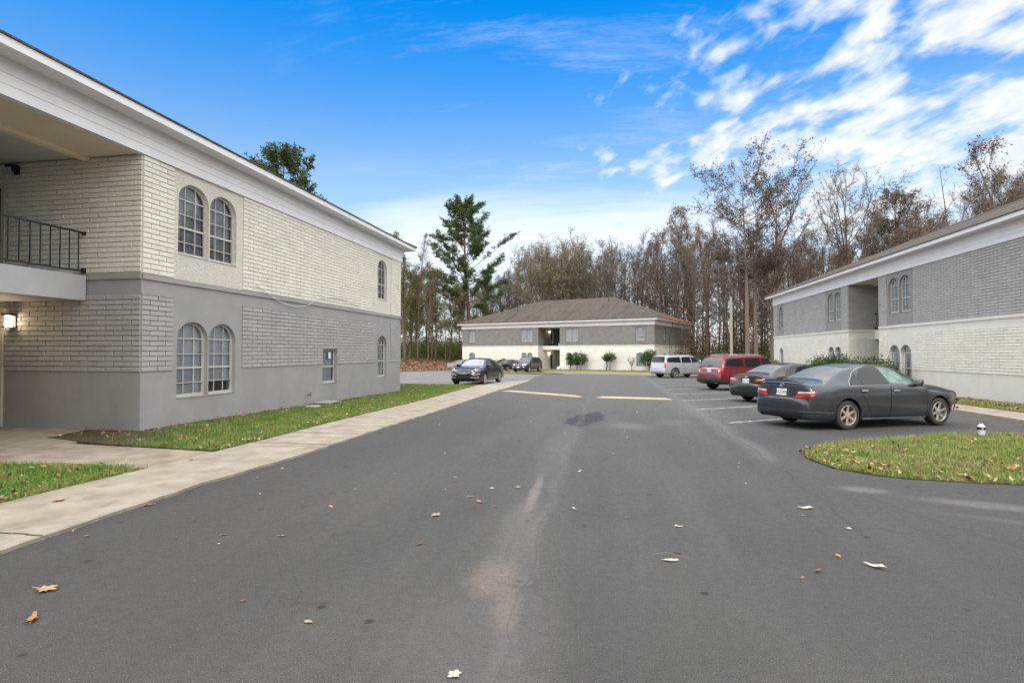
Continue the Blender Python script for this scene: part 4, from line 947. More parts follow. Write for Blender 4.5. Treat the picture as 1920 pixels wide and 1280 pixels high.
tree('thin', -30.2, 83.9, 18.6, 1, 'slim straight tree second from the left building corner')
tree('olive', -28.7, 88.3, 14.5, .5, 'bushy yellow-olive tree between the slim tree and the pine')
tree('rusty', 34.7, 57.2, 20.6, 1.3, 'rust-leaved tree at the right edge above the roof')
tree('bare_c', 28.2, 76.3, 22.8, 4.0, 'bare forked tree behind the far end of the right roof')
rnd = random.Random(77)
def camd(x, y): return (x * cos(YAW) + y * sin(YAW), -x * sin(YAW) + y * cos(YAW))
def from_cam(px_, D): t = (px_ - 960) / 1064 * D; return (t * cos(YAW) - D * sin(YAW), t * sin(YAW) + D * cos(YAW))
def topline(p):   # silhouette of the wood: bearing (px of a 1920 wide view) -> elevation tangent
    xs = [740, 790, 830, 870, 960, 1010, 1060, 1110, 1165, 1205, 1240, 1290, 1330, 1400, 1560, 1600, 1640, 1700, 1750, 1800, 1860, 1910, 2100]
    ys = [480, 475, 520, 510, 480, 460, 455, 480, 415, 445, 430, 390, 385, 430, 430, 385, 390, 382, 380, 365, 335, 285, 280]
    return float(np.interp(p, xs, ys))
def in_far(x, y):
    dx, dy = x + 23.08, y - 83.89; a = .3693; u = dx * cos(a) - dy * sin(a); v = dx * sin(a) + dy * cos(a); return -3 < u < 33 and -3 < v < 21
groups = {'bare_a': 'bare brown trees of the wood', 'bare_b': 'bare brown trees of the wood', 'bare_c': 'dark forked bare trees of the wood', 'thin': 'slim straight trees of the wood', 'rusty': 'rust-leaved trees of the wood', 'olive': 'olive-leaved trees of the wood', 'olive_b': 'olive-leaved trees of the wood', 'pale': 'pale grey-green trees of the wood', 'ivied': 'ivy-grown trees of the wood'}
labs = {'bare_a': 'bare brown-twigged tree standing in the wood round the lot', 'bare_b': 'bare brown-twigged tree standing in the wood round the lot', 'bare_c': 'dark forked bare tree standing in the wood round the lot', 'thin': 'slim straight tree standing in the wood round the lot', 'rusty': 'tree with rusty dead leaves standing in the wood', 'olive': 'tree with olive autumn leaves standing in the wood', 'olive_b': 'tree with olive autumn leaves standing in the wood', 'pale': 'pale grey-green tree standing in the wood', 'ivied': 'ivy-grown tree standing in the wood'}
placed = [(14.4, 66.7), (17.9, 70.4), (-24.3, 93.1)]
cnt = 0
for tries in range(4000):
    if cnt >= 165: break
    p_ = rnd.uniform(735, 1990)
    if p_ < 880: D = rnd.uniform(84, 112); ks = ['olive', 'olive_b', 'thin', 'thin', 'bare_b', 'olive_b']
    elif p_ < 1130: D = rnd.uniform(100, 122); ks = ['pale', 'pale', 'bare_b', 'ivied', 'olive', 'bare_a', 'thin']
    elif p_ < 1300: D = rnd.uniform(96, 118); ks = ['bare_a', 'bare_a', 'bare_b', 'thin', 'rusty', 'bare_b']
    elif p_ < 1460: D = rnd.uniform(72, 112); ks = ['bare_a', 'bare_a', 'thin', 'bare_b', 'rusty', 'thin']
    elif p_ < 1700: D = rnd.uniform(64, 95); ks = ['bare_c', 'bare_b', 'rusty', 'bare_a', 'bare_c', 'rusty']
    else: D = rnd.uniform(50, 80); ks = ['bare_c', 'rusty', 'bare_c', 'bare_b', 'rusty']
    x, y = from_cam(p_, D)
    if p_ > 1330 and rnd.random() < .25: continue
    if in_far(x, y) or (11 < x < 33 and y < 54) or any((x - a) ** 2 + (y - c) ** 2 < (3.4 if p_ > 1460 else 2.6 if p_ > 1130 else 3.2) ** 2 for a, c in placed): continue
    Hmax = (661 - topline(p_)) / 1064 * D + 1.7 - gz(x, y); k = rnd.choice(ks); h = Hmax * rnd.uniform(.70, .97)
    if k in ('olive',) : h = min(h, 17)
    tree(k, x, y, h, rnd.uniform(0, 6.28), labs[k], groups[k], wide=rnd.uniform(.8, 1.1)); placed.append((x, y)); cnt += 1

# undergrowth and the depth of the wood
def brush(name, pts_fn, n, sz, m, seed, label, stems=0, hgt=3.0, cat='undergrowth'):
    rg = np.random.default_rng(seed); P = pts_fn(n, rg); n = len(P)
    u = rg.normal(size=(n, 3)); u /= np.linalg.norm(u, axis=1)[:, None]; v = np.cross(u, rg.normal(size=(n, 3))); v /= np.linalg.norm(v, axis=1)[:, None]
    s = (rg.uniform(.6, 1.3, n) * sz)[:, None]; V = np.stack([P - u * s, P - v * s * .45, P + u * s, P + v * s * .45], 1)
    o = mesh_np(name, V.reshape(-1, 3), None, m, 4); return tag(o, label, cat, kind='stuff')
def band(p0, p1, d0, d1, h, pw=1.6, floor=0, clumps=60):
    def fn(n, rg):
        cp = rg.uniform(p0, p1, clumps); cd = rg.uniform(d0, d1, clumps); ch = rg.uniform(.35, 1, clumps) * h; cw = rg.uniform(1.0, 2.8, clumps); k = rg.integers(0, clumps, n)
        t = (cp[k] - 960) / 1064 * cd[k]; x = t * cos(YAW) - cd[k] * sin(YAW); y = t * sin(YAW) + cd[k] * cos(YAW)
        r_ = rg.random(n) ** pw; x = x + rg.normal(0, 1, n) * cw[k] * (1.1 - .6 * r_); y = y + rg.normal(0, 1, n) * cw[k] * (1.1 - .6 * r_)
        z = r_ * ch[k] + np.array([gz(a, c) for a, c in zip(x, y)]); return np.stack([x, y, z], 1)
    return fn
L_VINE = leafy('vine_tangle', [(.055, .032, .02), (.10, .06, .035), (.13, .075, .045), (.06, .05, .025), (.045, .06, .02)], clump=.5, cs=.5)
brush('vine_tangle', band(1215, 1460, 76, 100, 7.0, 1.5, clumps=90), 42000, .13, L_VINE, 31, 'brown vine tangle filling the foot of the wood behind the lamp pole')
brush('undergrowth', band(1290, 1460, 66, 84, 3.2, 1.2, clumps=50), 16000, .11, leafy('green_scrub', [(.02, .045, .015), (.04, .075, .02), (.08, .10, .03), (.09, .06, .03)], clump=.5, cs=.6), 32, 'dark green scrub between the far and right buildings')
brush('undergrowth', band(738, 880, 100, 116, 4.6, 1.3, clumps=60), 26000, .15, leafy('lime_scrub', [(.05, .09, .02), (.10, .14, .03), (.15, .18, .05), (.10, .09, .04)], clump=.5, cs=.4), 33, 'green scrub beyond the dark fence at the left')
brush('undergrowth', band(880, 1250, 112, 125, 9, 1.0, clumps=90), 26000, .18, leafy('olive_scrub', [(.05, .06, .02), (.10, .11, .035), (.14, .12, .05), (.10, .07, .04)], clump=.5, cs=.3), 34, 'olive scrub hidden behind the far roof')
brush('undergrowth', band(1460, 2100, 60, 84, 9, .9, clumps=130), 40000, .16, L_VINE, 35, 'brown scrub behind the right building')
def farwood(n, rg):
    p = rg.uniform(700, 2150, n); D = np.where(p > 1500, rg.uniform(92, 112, n), rg.uniform(124, 150, n)); t = (p - 960) / 1064 * D; x = t * cos(YAW) - D * sin(YAW); y = t * sin(YAW) + D * cos(YAW)
    Hm = np.array([(661 - topline(a)) for a in p]) / 1064 * D * .80; nz = .75 + .25 * np.sin(p * .07) * np.sin(p * .023 + 1); return np.stack([x, y, rg.random(n) ** 1.6 * Hm * nz - .5], 1)
brush('distant_woods', farwood, 80000, .20, leafy('distant_twigs', [(.10, .075, .055), (.15, .12, .09), (.13, .11, .06), (.09, .06, .045)], clump=.6, cs=.15), 36, 'far brown wood seen between the nearer trees', cat='wood')

def behind(n, rg):  # unseen wood ring, added so car glass and paint have something to reflect
    az = rg.uniform(R(50), R(285), n); D = rg.uniform(44, 58, n) ; x = np.sin(az) * D; y = np.cos(az) * D * .9
    Hm = 9.5 + 3.5 * np.sin(az * 9) + 3.5 * np.sin(az * 31 + 1) + 2.5 * np.sin(az * 83); return np.stack([x, y, rg.random(n) ** .8 * Hm], 1)
brush('distant_woods', behind, 38000, .38, MATS['distant_twigs'], 37, 'added ring of brown wood out of view, seen only in reflections', cat='wood')

# ------------------------------------------------------------------ shrubs
def shrub(name, x, y, boxes, n, sz, label, cat='shrub', stem=None, m=L_BUSH, seed=1, rz=0, group=None):
    e = empty(name, (x, y, gz(x, y)), rz, label, cat, group); g = TreeG(seed); r = g.r
    per = n // len(boxes)
    for (cx, cy, cz, a, b_, c) in boxes:
        for _ in range(per):
            d = Vector((r.gauss(0, 1), r.gauss(0, 1), r.gauss(0, 1))).normalized() * (r.random() ** .28)
            bumpy = 1 + .16 * sin(d.x * 5 + cx * 3 + seed) * sin(d.z * 6 + cy) + .10 * sin(d.y * 9 + cx)
            p = Vector((cx + d.x * a * bumpy, cy + d.y * b_ * bumpy, cz + d.z * c * bumpy)); g.leaf(p, sz, 1)
        for _ in range(per // 60):
            d = Vector((r.gauss(0, 1), r.gauss(0, 1), abs(r.gauss(.6, .6)))).normalized(); p = Vector((cx + d.x * a, cy + d.y * b_, cz + d.z * c))
            for j in range(6): g.leaf(p + d * (.05 + .045 * j), sz * .8, 1)
    for _ in range(stem or 5):
        bx = boxes[r.randrange(len(boxes))]; b0 = Vector((bx[0] + r.uniform(-.06, .06), bx[1] + r.uniform(-.05, .05), -.1)); t_ = Vector((bx[0] + r.uniform(-.5, .5) * bx[3], bx[1] + r.uniform(-.5, .5) * bx[4], bx[2]))
        pts = [b0.lerp(t_, i / 4) + Vector((r.gauss(0, .02), r.gauss(0, .02), 0)) for i in range(5)]; g.tr.tube(pts, [.035, .03, .025, .02, .015], BARK, 5)
    for n_, me in zip(('stem', 'foliage'), g.meshes(BARK, TWIG, m)): o = bpy.data.objects.new(n_, me); COL.objects.link(o); o.parent = e
    return e
# hedges by the right building (world)
shrub('hedge', 12.35, 35.9, [(-.1, 1.6, .85, .75, 1.1, .85), (0, .1, .9, .8, 1.3, .86), (.1, -1.1, .9, .75, 1.0, .82)], 9000, .05, 'green clipped hedge in front of the twin windows of the right building', 'hedge', 9, seed=3)
shrub('hedge', 12.3, 30.6, [(0, 1.4, .72, .7, .9, .76), (0, .1, .78, .75, 1.2, .80), (0, -1.2, .74, .7, .9, .80)], 9000, .05, 'green hedge right of the other one, before the breezeway of the right building', 'hedge', 9, seed=4)
shrub('shrub', 12.1, 47.0, [(0, 0, .7, .8, 1.6, .72)], 2600, .06, 'low olive hedge at the far corner of the right building', 'hedge', 5, m=L_OLIVE, seed=5)
def farpt(u, out):   # along the far facade, 'out' metres in front of it
    a = .3693; return (-23.08 + u * cos(a) - out * sin(a), 83.89 - u * sin(a) - out * cos(a))
x, y = farpt(18.8, 1.2); shrub('shrub', x, y, [(0, 0, 1.45, .42, .5, .8)], 1100, .085, 'narrow green shrub touching the twin windows of the far building', stem=4, seed=6)
x, y = farpt(20.3, 1.2); shrub('shrub', x, y, [(0, 0, 1.55, .98, .8, .82), (-.5, 0, 1.2, .5, .5, .5)], 2600, .085, 'round-headed green shrub beside the narrow one at the far building', stem=6, seed=7)
x, y = farpt(24.3, 1.1); shrub('shrub', x, y, [(0, 0, 1.75, .85, .7, .55), (-.35, 0, 1.5, .45, .4, .35)], 1900, .085, 'green topiary shrub on a bare stem, middle of the far wall', stem=7, seed=8)
x, y = farpt(29.6, 1.6); shrub('shrub', x, y, [(0, 0, 1.6, 1.0, .8, .95)], 2400, .09, 'dense green shrub at the right corner of the far building', stem=5, seed=9)
x, y = farpt(8.2, 1.4); shrub('shrub', x, y, [(0, 0, .8, 1.1, .7, .65)], 1500, .085, 'green shrub just above the dark crossover far away', stem=5, seed=10)
x, y = farpt(27.2, 1.0); gq = TreeG(55)
for k in range(9):
    d_ = Vector((cos(k * 2.4) * .5, sin(k * 2.4) * .35, 1)); pp = gq.path(Vector((0, 0, .55)), d_, 1.25, 4, .12, .03); gq.tr.tube(pp, [.03, .026, .022, .018, .012], BARK, 5)
    for _ in range(4): q_ = pp[gq.r.randint(1, 3)]; gq.rib([q_, q_ + Vector((gq.r.gauss(0, .25), gq.r.gauss(0, .2), .4))], .016, .009)
gq.tr.tube([(0, 0, -.1), (0, 0, .3), (0, 0, .6)], [.05, .045, .04], BARK, 6)
e = empty('bare_shrub', (x, y, gz(x, y)), 0, 'small leafless shrub between the topiary shrub and the single window', 'shrub')
for n_, me in zip(('stem', 'twigs'), gq.meshes(TWIGG, TWIGG, None)): o = bpy.data.objects.new(n_, me); COL.objects.link(o); o.parent = e
# pine straw lying on the far roof hip

# ------------------------------------------------------------------ vehicles
def car_paint(name, c, flake=.25, rough=.24, coat=.55):
    return mat(name, c, rough, tuple(min(1, v * 1.15 + .004) for v in c), 1.5, 1, metal=flake, coat=coat, spec=.5)
CGL = mat('car_tinted_glass', (.010, .012, .013), .05, spec=.45)
CGL2 = mat('car_green_glass', (.03, .075, .065), .06, (.16, .27, .24), 3.2, .9, spec=.5)
CGLR = mat('car_rear_glass', (.11, .115, .115), .32, (.17, .175, .175), 1.6, spec=.3)  # grey of a cloud reflection put into the base colour
CBLK = mat('black_plastic_trim', (.018, .018, .019), .55)
CSEAM = mat('panel_gap', (.004, .004, .004), .9)
CHROME = mat('chrome_trim', (.58, .58, .58), .18, metal=1)
RUBBER = mat('tyre_rubber', (.016, .016, .017), .85, (.035, .033, .03), 8)
ALLOY = mat('alloy_wheel', (.36, .34, .31), .35, (.48, .46, .43), 6, metal=.7)
ALLOYD = mat('dusty_alloy_wheel', (.30, .26, .19), .5, (.42, .38, .31), 6, metal=.4)
BRAKE = mat('brake_dark', (.03, .028, .026), .7)
REDL = mat('tail_lamp_red', (.42, .012, .014), .12, coat=1.0)
WHL = mat('lamp_clear', (.62, .60, .60), .12, coat=1.0)
PINKL = mat('lamp_pale_red', (.62, .22, .22), .15, coat=1)
ORL = mat('lamp_amber', (.62, .16, .02), .2, coat=1.0)
HEADL = mat('head_lamp', (.40, .41, .40), .12, (.22, .23, .24), 14, metal=.3, coat=1.0)
PLATE = mat('licence_plate', (.68, .66, .58), .5)
PTXT = mat('plate_letters', (.05, .06, .12), .5)
def chaikin(p, it=2):
    for _ in range(it):
        q = [p[0]]
        for a, c in zip(p, p[1:]): q += [tuple(.75 * u + .25 * v for u, v in zip(a, c)), tuple(.25 * u + .75 * v for u, v in zip(a, c))]
        p = q + [p[-1]]
    return p
def text_mesh(txt, h, m, parent, mtx, name='plate_text'):
    cu = bpy.data.curves.new('t', 'FONT'); cu.body = txt; cu.size = h; cu.align_x = 'CENTER'; cu.align_y = 'CENTER'; cu.extrude = .0015; cu.resolution_u = 2
    o = bpy.data.objects.new('t', cu); COL.objects.link(o); dg = bpy.context.evaluated_depsgraph_get(); me = bpy.data.meshes.new_from_object(o.evaluated_get(dg)); bpy.data.objects.remove(o)
    me.transform(mtx); me.materials.clear(); me.materials.append(m); ob = bpy.data.objects.new(name, me); COL.objects.link(ob); ob.parent = parent; return ob
class Car:
    def __init__(s, name, label, T, paint, loc, head, cat='car', scale=1, lower=None):
        s.T = T; s.paint = paint; s.root = empty(name, loc, head, label, cat); s.root.scale = (scale,) * 3
        top = chaikin(T['top'], 2); bot = T['bot']
        st = [top[0]]
        for a, c in zip(top, top[1:]):
            d = math.hypot(c[0] - a[0], c[1] - a[1]); n = max(1, round(d / .07))
            for i in range(1, n + 1): st.append((a[0] + (c[0] - a[0]) * i / n, a[1] + (c[1] - a[1]) * i / n))
        def f(tb, x): return float(np.interp(x, [a for a, _ in tb], [c for _, c in tb]))
        def fs(tb, x): return sum(f(tb, x + k * .04) for k in (-2, -1, 0, 1, 2)) / 5
        rows = []
        for (x, zt) in st:
            zb = f(bot, x); zt = max(zt, zb + .02); W_ = f(T['w'], x); wr = fs(T['rail'], x) * W_; zs = min(fs(T['belt'], x), zb + (zt - zb) * .80)
            cr = min(T.get('crown', .05), (zt - zs) * .45 + .004); H_ = zs - zb
            tum = T.get('tumble', .955)
            sec = [(0, zt), (wr * .5, zt - cr * .15), (wr * .85, zt - cr * .6), (wr, zt - cr * 1.1)]
            zr = zt - cr * 1.1
            if zr - zs > .12: sec += [(wr + (W_ * tum - wr) * .5, zs + (zr - zs) * .52)]
            else: sec += [(wr + (W_ * tum - wr) * .5, zs + (zr - zs) * .6)]
            sec += [(W_ * tum, zs + .012), (W_ * .985, zs - .05 * min(1, H_ * 2)), (W_, zb + H_ * .62), (W_ * .995, zb + H_ * .33), (W_ * .985, zb + H_ * .12), (W_ * .93, zb + .01), (W_ * .8, zb), (0, zb)]
            rows.append([(x, y, z) for y, z in chaikin(sec, 2)])
        n = len(rows[0]); bm = bmesh.new(); G = []
        for r_ in rows:
            L_ = [bm.verts.new(p) for p in r_]; Rr = [L_[0]] + [bm.verts.new((p[0], -p[1], p[2])) for p in r_[1:-1]] + [L_[-1]]; G.append((L_, Rr))
        for (A_, B_), (C_, D_) in zip(G, G[1:]):
            for k in range(n - 1):
                bm.faces.new((A_[k], A_[k + 1], C_[k + 1], C_[k])); bm.faces.new((B_[k + 1], B_[k], D_[k], D_[k + 1]))
        for (A_, B_), fl in ((G[0], 0), (G[-1], 1)):
            lp = A_ + list(reversed(B_[1:-1])); bm.faces.new(lp if fl else list(reversed(lp)))
        bmesh.ops.recalc_face_normals(bm, faces=bm.faces[:])
        s.bvh = BVHTree.FromBMesh(bm)
        me = bpy.data.meshes.new('body'); bm.to_mesh(me); bm.free()
        me.materials.append(paint); me.materials.append(CBLK)
        # wheel arches: cut with cylinders
        o = bpy.data.objects.new('body', me); COL.objects.link(o)
        cb = bmesh.new(); wm = max(c for _, c in T['w'])
        for xa in T['axles']:
            for sy in (-1, 1):
                m_ = Matrix.Translation((xa, sy * (wm + .16), T['r'] + .015)) @ Matrix.Rotation(pi / 2, 4, 'X')
                bmesh.ops.create_cone(cb, cap_ends=True, segments=40, radius1=T['ra'], radius2=T['ra'], depth=.86, matrix=m_)
        cm_ = bpy.data.meshes.new('c'); cb.to_mesh(cm_); cb.free(); co = bpy.data.objects.new('c', cm_); COL.objects.link(co)
        md = o.modifiers.new('b', 'BOOLEAN'); md.operation = 'DIFFERENCE'; md.solver = 'EXACT'; md.object = co
        dg = bpy.context.evaluated_depsgraph_get(); me2 = bpy.data.meshes.new_from_object(o.evaluated_get(dg)); bpy.data.objects.remove(o); bpy.data.objects.remove(co)
        me2.name = 'body'; me2.materials.clear(); me2.materials.append(paint); me2.materials.append(CBLK)
        lo = T.get('clad', 0)
        for p in me2.polygons:
            c = p.center; p.material_index = 0
            for xa in T['axles']:
                rr = math.hypot(c.x - xa, c.z - T['r'] - .015)
                if rr < T['ra'] + .004 and (abs(p.normal.x * (c.x - xa) + p.normal.z * (c.z - T['r'])) > .5 * rr * 0 and (abs(rr - T['ra']) < .01 or abs(c.y) < wm - .2)): p.material_index = 1
            if c.z < T.get('zdark', .27) or c.z < lo: p.material_index = 1
            if abs(p.normal.z + 1) < .05: p.material_index = 1
        me2.shade_smooth(); me2.set_sharp_from_angle(angle=R(32))
        s.body = bpy.data.objects.new('body', me2); COL.objects.link(s.body); s.body.parent = s.root
        s.half = wm
    def hit(s, o, d):
        h = s.bvh.ray_cast(Vector(o), Vector(d)); return (h[0], h[1]) if h[0] is not None else (None, None)
    def proj(s, view, u, v, off):
        """view: 'L','R' side (u=x,v=z); 'B' back (u=y,v=z); 'F' front; 'T' top (u=x,v=y)"""
        o, d = {'L': ((u, 3, v), (0, -1, 0)), 'R': ((u, -3, v), (0, 1, 0)), 'B': ((-5, u, v), (1, 0, 0)), 'F': ((5, u, v), (-1, 0, 0)), 'T': ((u, v, 4), (0, 0, -1))}[view]
        p, n = s.hit(o, d)
        if p is None: return None
        if n.dot(Vector(d)) > 0: n = -n
        return p + n * off
    def patch(s, view, poly, m, name=None, parent=None, off=.004, nu=14, nv=12, mb=None, horiz=True, label=None):
        """fills the outline (u,v) with a grid lying on the body"""
        P = poly if horiz else [(b_, a) for a, b_ in poly]
        vs = [p[1] for p in P]; v0, v1 = min(vs), max(vs); rows = []
        for j in range(nv + 1):
            v = v0 + (v1 - v0) * (.002 + .996 * j / nv); xs = []
            for (a, c) in zip(P, P[1:] + P[:1]):
                if (a[1] > v) != (c[1] > v): xs.append(a[0] + (c[0] - a[0]) * (v - a[1]) / (c[1] - a[1]))
            if len(xs) < 2: continue
            xs.sort(); r_ = []
            for i in range(nu + 1):
                u = xs[0] + (xs[-1] - xs[0]) * i / nu; q = s.proj(view, u, v, off) if horiz else s.proj(view, v, u, off); r_.append(q)
            if all(q is not None for q in r_): rows.append(r_)
        M = mb or MB(); V = [q for r_ in rows for q in r_]; k = nu + 1
        M.add(V, [(j * k + i, j * k + i + 1, (j + 1) * k + i + 1, (j + 1) * k + i) for j in range(len(rows) - 1) for i in range(nu)], m)
        if mb is None: return M.build(name, parent or s.root, smooth=True, label=label)
    def line(s, view, pts, rad, m, mb, off=0, closed=False, n=5, sub=.05):
        q = []
        pp = pts + [pts[0]] if closed else pts
        for a, c in zip(pp, pp[1:]):
            k = max(1, int(math.hypot(c[0] - a[0], c[1] - a[1]) / sub))
            for i in range(k):
                w = s.proj(view, a[0] + (c[0] - a[0]) * i / k, a[1] + (c[1] - a[1]) * i / k, off)
                if w is not None: q.append(w)
        w = s.proj(view, *pp[-1], off)
        if w is not None and not closed: q.append(w)
        if len(q) > 1: mb.tube(q, rad, m, n, closed=closed)
    def wheels(s, spokes=6, alloy=ALLOY, width=.22, rim=.7, double=False, split=0, rear_alloy=None):
        r = s.T['r']
        for xa in s.T['axles']:
            al = rear_alloy if (rear_alloy and xa < 0) else alloy
            for sy in (-1, 1):
                y = sy * (s.half - .012 - width / 2); w = MB(); hw = width / 2; ri = r * rim
                w.lathe([(ri, -hw + .01), (r * .86, -hw), (r * .95, -hw + .008), (r * .992, -hw + .03), (r, -hw + .06), (r, hw - .06), (r * .992, hw - .03), (r * .95, hw - .008), (r * .86, hw), (ri, hw - .01)], RUBBER, axis='y', n=36)
                tw_ = w.build('wheel', s.root, smooth=True, loc=(xa, y, r))
                m = MB(); so = sy * (hw - .015)
                m.lathe([(ri + .004, sy * (hw - .012)), (ri * .97, sy * (hw - .004)), (ri * .93, sy * (hw - .012)), (ri * .90, sy * (hw - .06)), (ri * .88, -sy * hw * .5)], al, axis='y', n=36)
                m.lathe([(ri * .88, sy * (hw - .11)), (.02, sy * (hw - .11))], BRAKE, axis='y', n=24)
                for k in range(spokes):
                    a0 = 2 * pi * k / spokes + .3 + (xa * .7)
                    for da in ((-.13, .13) if double else (0,)):
                        a = a0 + da; ux, uz = cos(a), sin(a); tx, tz = -uz, ux; wi, wo_ = (.034, .026) if not double else (.014, .015)
                        if spokes == 6 and not double: wi, wo_ = .036, .03
                        P = []
                        for rr, ww, yy in ((.03, wi, -.012), (ri * .5, (wi + wo_) / 2 * .9, -.006), (ri * .93, wo_, .0)):
                            for e_, dy in ((-1, -.02), (-.7, 0), (.7, 0), (1, -.02)): P.append((ux * rr + tx * ww * e_, so + sy * (yy + dy), uz * rr + tz * ww * e_))
                        m.add(P, [(i * 4 + j, i * 4 + j + 1, i * 4 + 5 + j, i * 4 + 4 + j) for i in range(2) for j in range(3)], al)
                m.lathe([(.062, so - sy * .03), (.058, so + sy * .002), (.03, so + sy * .008), (0, so + sy * .008)], al, axis='y', n=16)
                for k in range(5): a = 2 * pi * k / 5; m.blob((.043 * cos(a), so + sy * .002, .043 * sin(a)), (.006, .006, .006), BRAKE, nu=6, nv=4)
                m.build('rim', tw_, smooth=True)
    def windows(s, polys, m=CGL, chrome=False, door_polys=None, mats=None, handles=None, rims=None):
        """doors with their seam; windows belong to the doors when given in pairs"""
        for v in ('L', 'R'):
            drs = []
            for i, dp in enumerate(door_polys or []):
                M = MB(); s.line(v, dp, .0055, CSEAM, M, off=.0005, closed=True, sub=.04); s.patch(v, [(x, z) for x, z in dp], s.paint, mb=M, off=.0012, nu=16, nv=20)
                d_ = M.build('door', s.root, smooth=True); drs.append(d_)
                if handles:
                    hx, hz = handles[i]; p = s.proj(v, hx, hz, .02); H_ = MB(); H_.blob((p.x, p.y, p.z), (.105, .018, .016), rims or s.paint, p=3); p2 = s.proj(v, hx, hz - .005, .002); H_.blob((p2.x, p2.y, p2.z), (.075, .006, .03), CSEAM); H_.build('handle', d_, smooth=True)
            for i, (wp, di) in enumerate(polys):
                mm = mats[i] if mats else m; par = drs[di] if di is not None and drs else s.root
                M = MB(); s.patch(v, wp, mm, mb=M, off=.0055, nu=12, nv=12); s.line(v, wp, .007, CBLK, M, off=.001, closed=True, sub=.05)
                M.build('window', par, smooth=True)
    def mirror(s, x, z, sz=(.07, .11, .075), m=None):
        for v, sy in (('L', 1), ('R', -1)):
            p = s.proj(v, x, z, 0); M = MB(); c = (x + .0, p.y + sy * .10, z + .03); M.blob(c, sz, m or s.paint, p=2.8); M.tube([(x + .02, p.y - sy * .02, z - .03), (x + .01, p.y + sy * .08, z + .0)], .022, CBLK, 6)
            M.blob((c[0] - sz[0] * .80, c[1], c[2]), (.02, sz[1] * .85, sz[2] * .8), CGLR, p=3); M.build('side_mirror', s.root, smooth=True)
    def plate(s, view, z, txt, y=0, m=PLATE):
        p = s.proj(view, y, z, .008); sx = -1 if view == 'B' else 1; M = MB(); M.box((-.152, -.076, -.004), (.152, .076, .003), m); M.box((-.03, .058, .0031), (.03, .068, .0036), PTXT)
        zr = s.proj(view, y, z + .06, .008); zl = s.proj(view, y, z - .06, .008); tilt = math.atan2((zr.x - zl.x) * -sx, .12)
        mt = Matrix.Translation(p) @ Matrix.Rotation(-pi / 2 if sx < 0 else pi / 2, 4, 'Z') @ Matrix.Rotation(pi / 2 - tilt, 4, 'X')
        o = M.build('licence_plate', s.root); o.data.transform(mt)
        if txt: text_mesh(txt, .095, PTXT, o, mt @ Matrix.Translation((0, -.008, .0045)))
        return p, mt

def mirrored(poly): return [(-u, v) for u, v in poly]
# --- grey four-door saloon in the foreground stall
T1 = dict(r=.325, ra=.372, axles=(-1.32, 1.456), zdark=.19, crown=.055,
    top=[(-2.405, .50), (-2.402, .60), (-2.385, .67), (-2.33, .705), (-2.315, .80), (-2.295, .97), (-2.27, 1.035), (-2.20, 1.065), (-1.98, 1.07), (-1.78, 1.085), (-1.50, 1.19), (-1.15, 1.335), (-.90, 1.405), (-.55, 1.450), (-.15, 1.462), (.15, 1.445), (.42, 1.395), (.75, 1.24), (1.08, 1.045), (1.20, 1.01), (1.7, .955), (2.05, .875), (2.2, .80), (2.28, .73), (2.33, .67), (2.34, .64), (2.345, .62)],
    bot=[(-2.41, .42), (-2.38, .30), (-2.30, .225), (-1.9, .205), (1.82, .19), (1.9, .30), (2.02, .47), (2.2, .56), (2.33, .60), (2.41, .62)],
    w=[(-2.41, .66), (-2.40, .70), (-2.34, .79), (-2.25, .845), (-2.0, .885), (-1.5, .908), (-.8, .91), (.8, .91), (1.5, .905), (1.85, .88), (2.1, .82), (2.28, .72), (2.38, .58), (2.41, .5)],
    rail=[(-2.41, .86), (-2.2, .86), (-1.95, .84), (-1.75, .80), (-1.4, .70), (-.95, .635), (.25, .635), (.6, .70), (1.1, .80), (1.3, .84), (2.41, .84)],
    belt=[(-2.41, .90), (-2.2, .96), (-1.4, .975), (0, .955), (1.1, .925), (1.6, .87), (2.1, .77), (2.41, .6)])
P1 = car_paint('slate_grey_paint', (.030, .037, .045), .35, .2)
ang1 = R(27.7)
def place(xw, yw, ax, ay, head):   # put local point (ax, ay) on world (xw, yw)
    return (xw - (ax * cos(head) - ay * sin(head)), yw - (ax * sin(head) + ay * cos(head)), gz(xw, yw))
c = Car('parked_saloon_car', 'slate grey four-door car with a battered nose, nearest parked at the right', T1, P1, place(5.04, 13.87, -1.32, -.80, ang1), ang1)
c.wheels(6, ALLOY, .215, .70, rear_alloy=ALLOYD)
fd = [(-.09, .245), (-.07, .60), (-.05, .955), (.86, .935), (1.045, .90), (1.045, .245)]
rd = [(-.98, .955), (-.93, .80), (-.80, .62), (-.72, .43), (-.62, .27), (-.56, .245), (-.105, .245), (-.085, .60), (-.065, .955)]
win_f = [(-.03, .985), (-.15, 1.375), (.05, 1.375), (.24, 1.335), (.52, 1.20), (.83, 1.0), (.80, .975)]
win_r = [(-.80, .985), (-.835, 1.0), (-.88, 1.16), (-.70, 1.32), (-.53, 1.37), (-.20, 1.385), (-.085, .985)]
win_q = [(-1.22, 1.0), (-1.17, 1.05), (-.90, 1.255), (-.91, 1.16), (-.855, .985), (-1.21, .985)]
c.windows([(win_f, 0), (win_r, 1), (win_q, 1)], door_polys=[fd, rd], mats=[CGL2, CGL, CGL], handles=[(.10, .845), (-.86, .86)], rims=CHROME)
ch = MB()
for v in 'LR': c.line(v, [(-1.26, .975), (-1.19, 1.07), (-.92, 1.28), (-.70, 1.36), (-.5, 1.40), (.0, 1.405), (.26, 1.36), (.56, 1.215), (.88, 1.0)], .007, CHROME, ch, off=.006); c.line(v, [(-1.26, .975), (.88, .965)], .005, CHROME, ch, off=.004)
ch.build('window_trim', c.root, smooth=True)
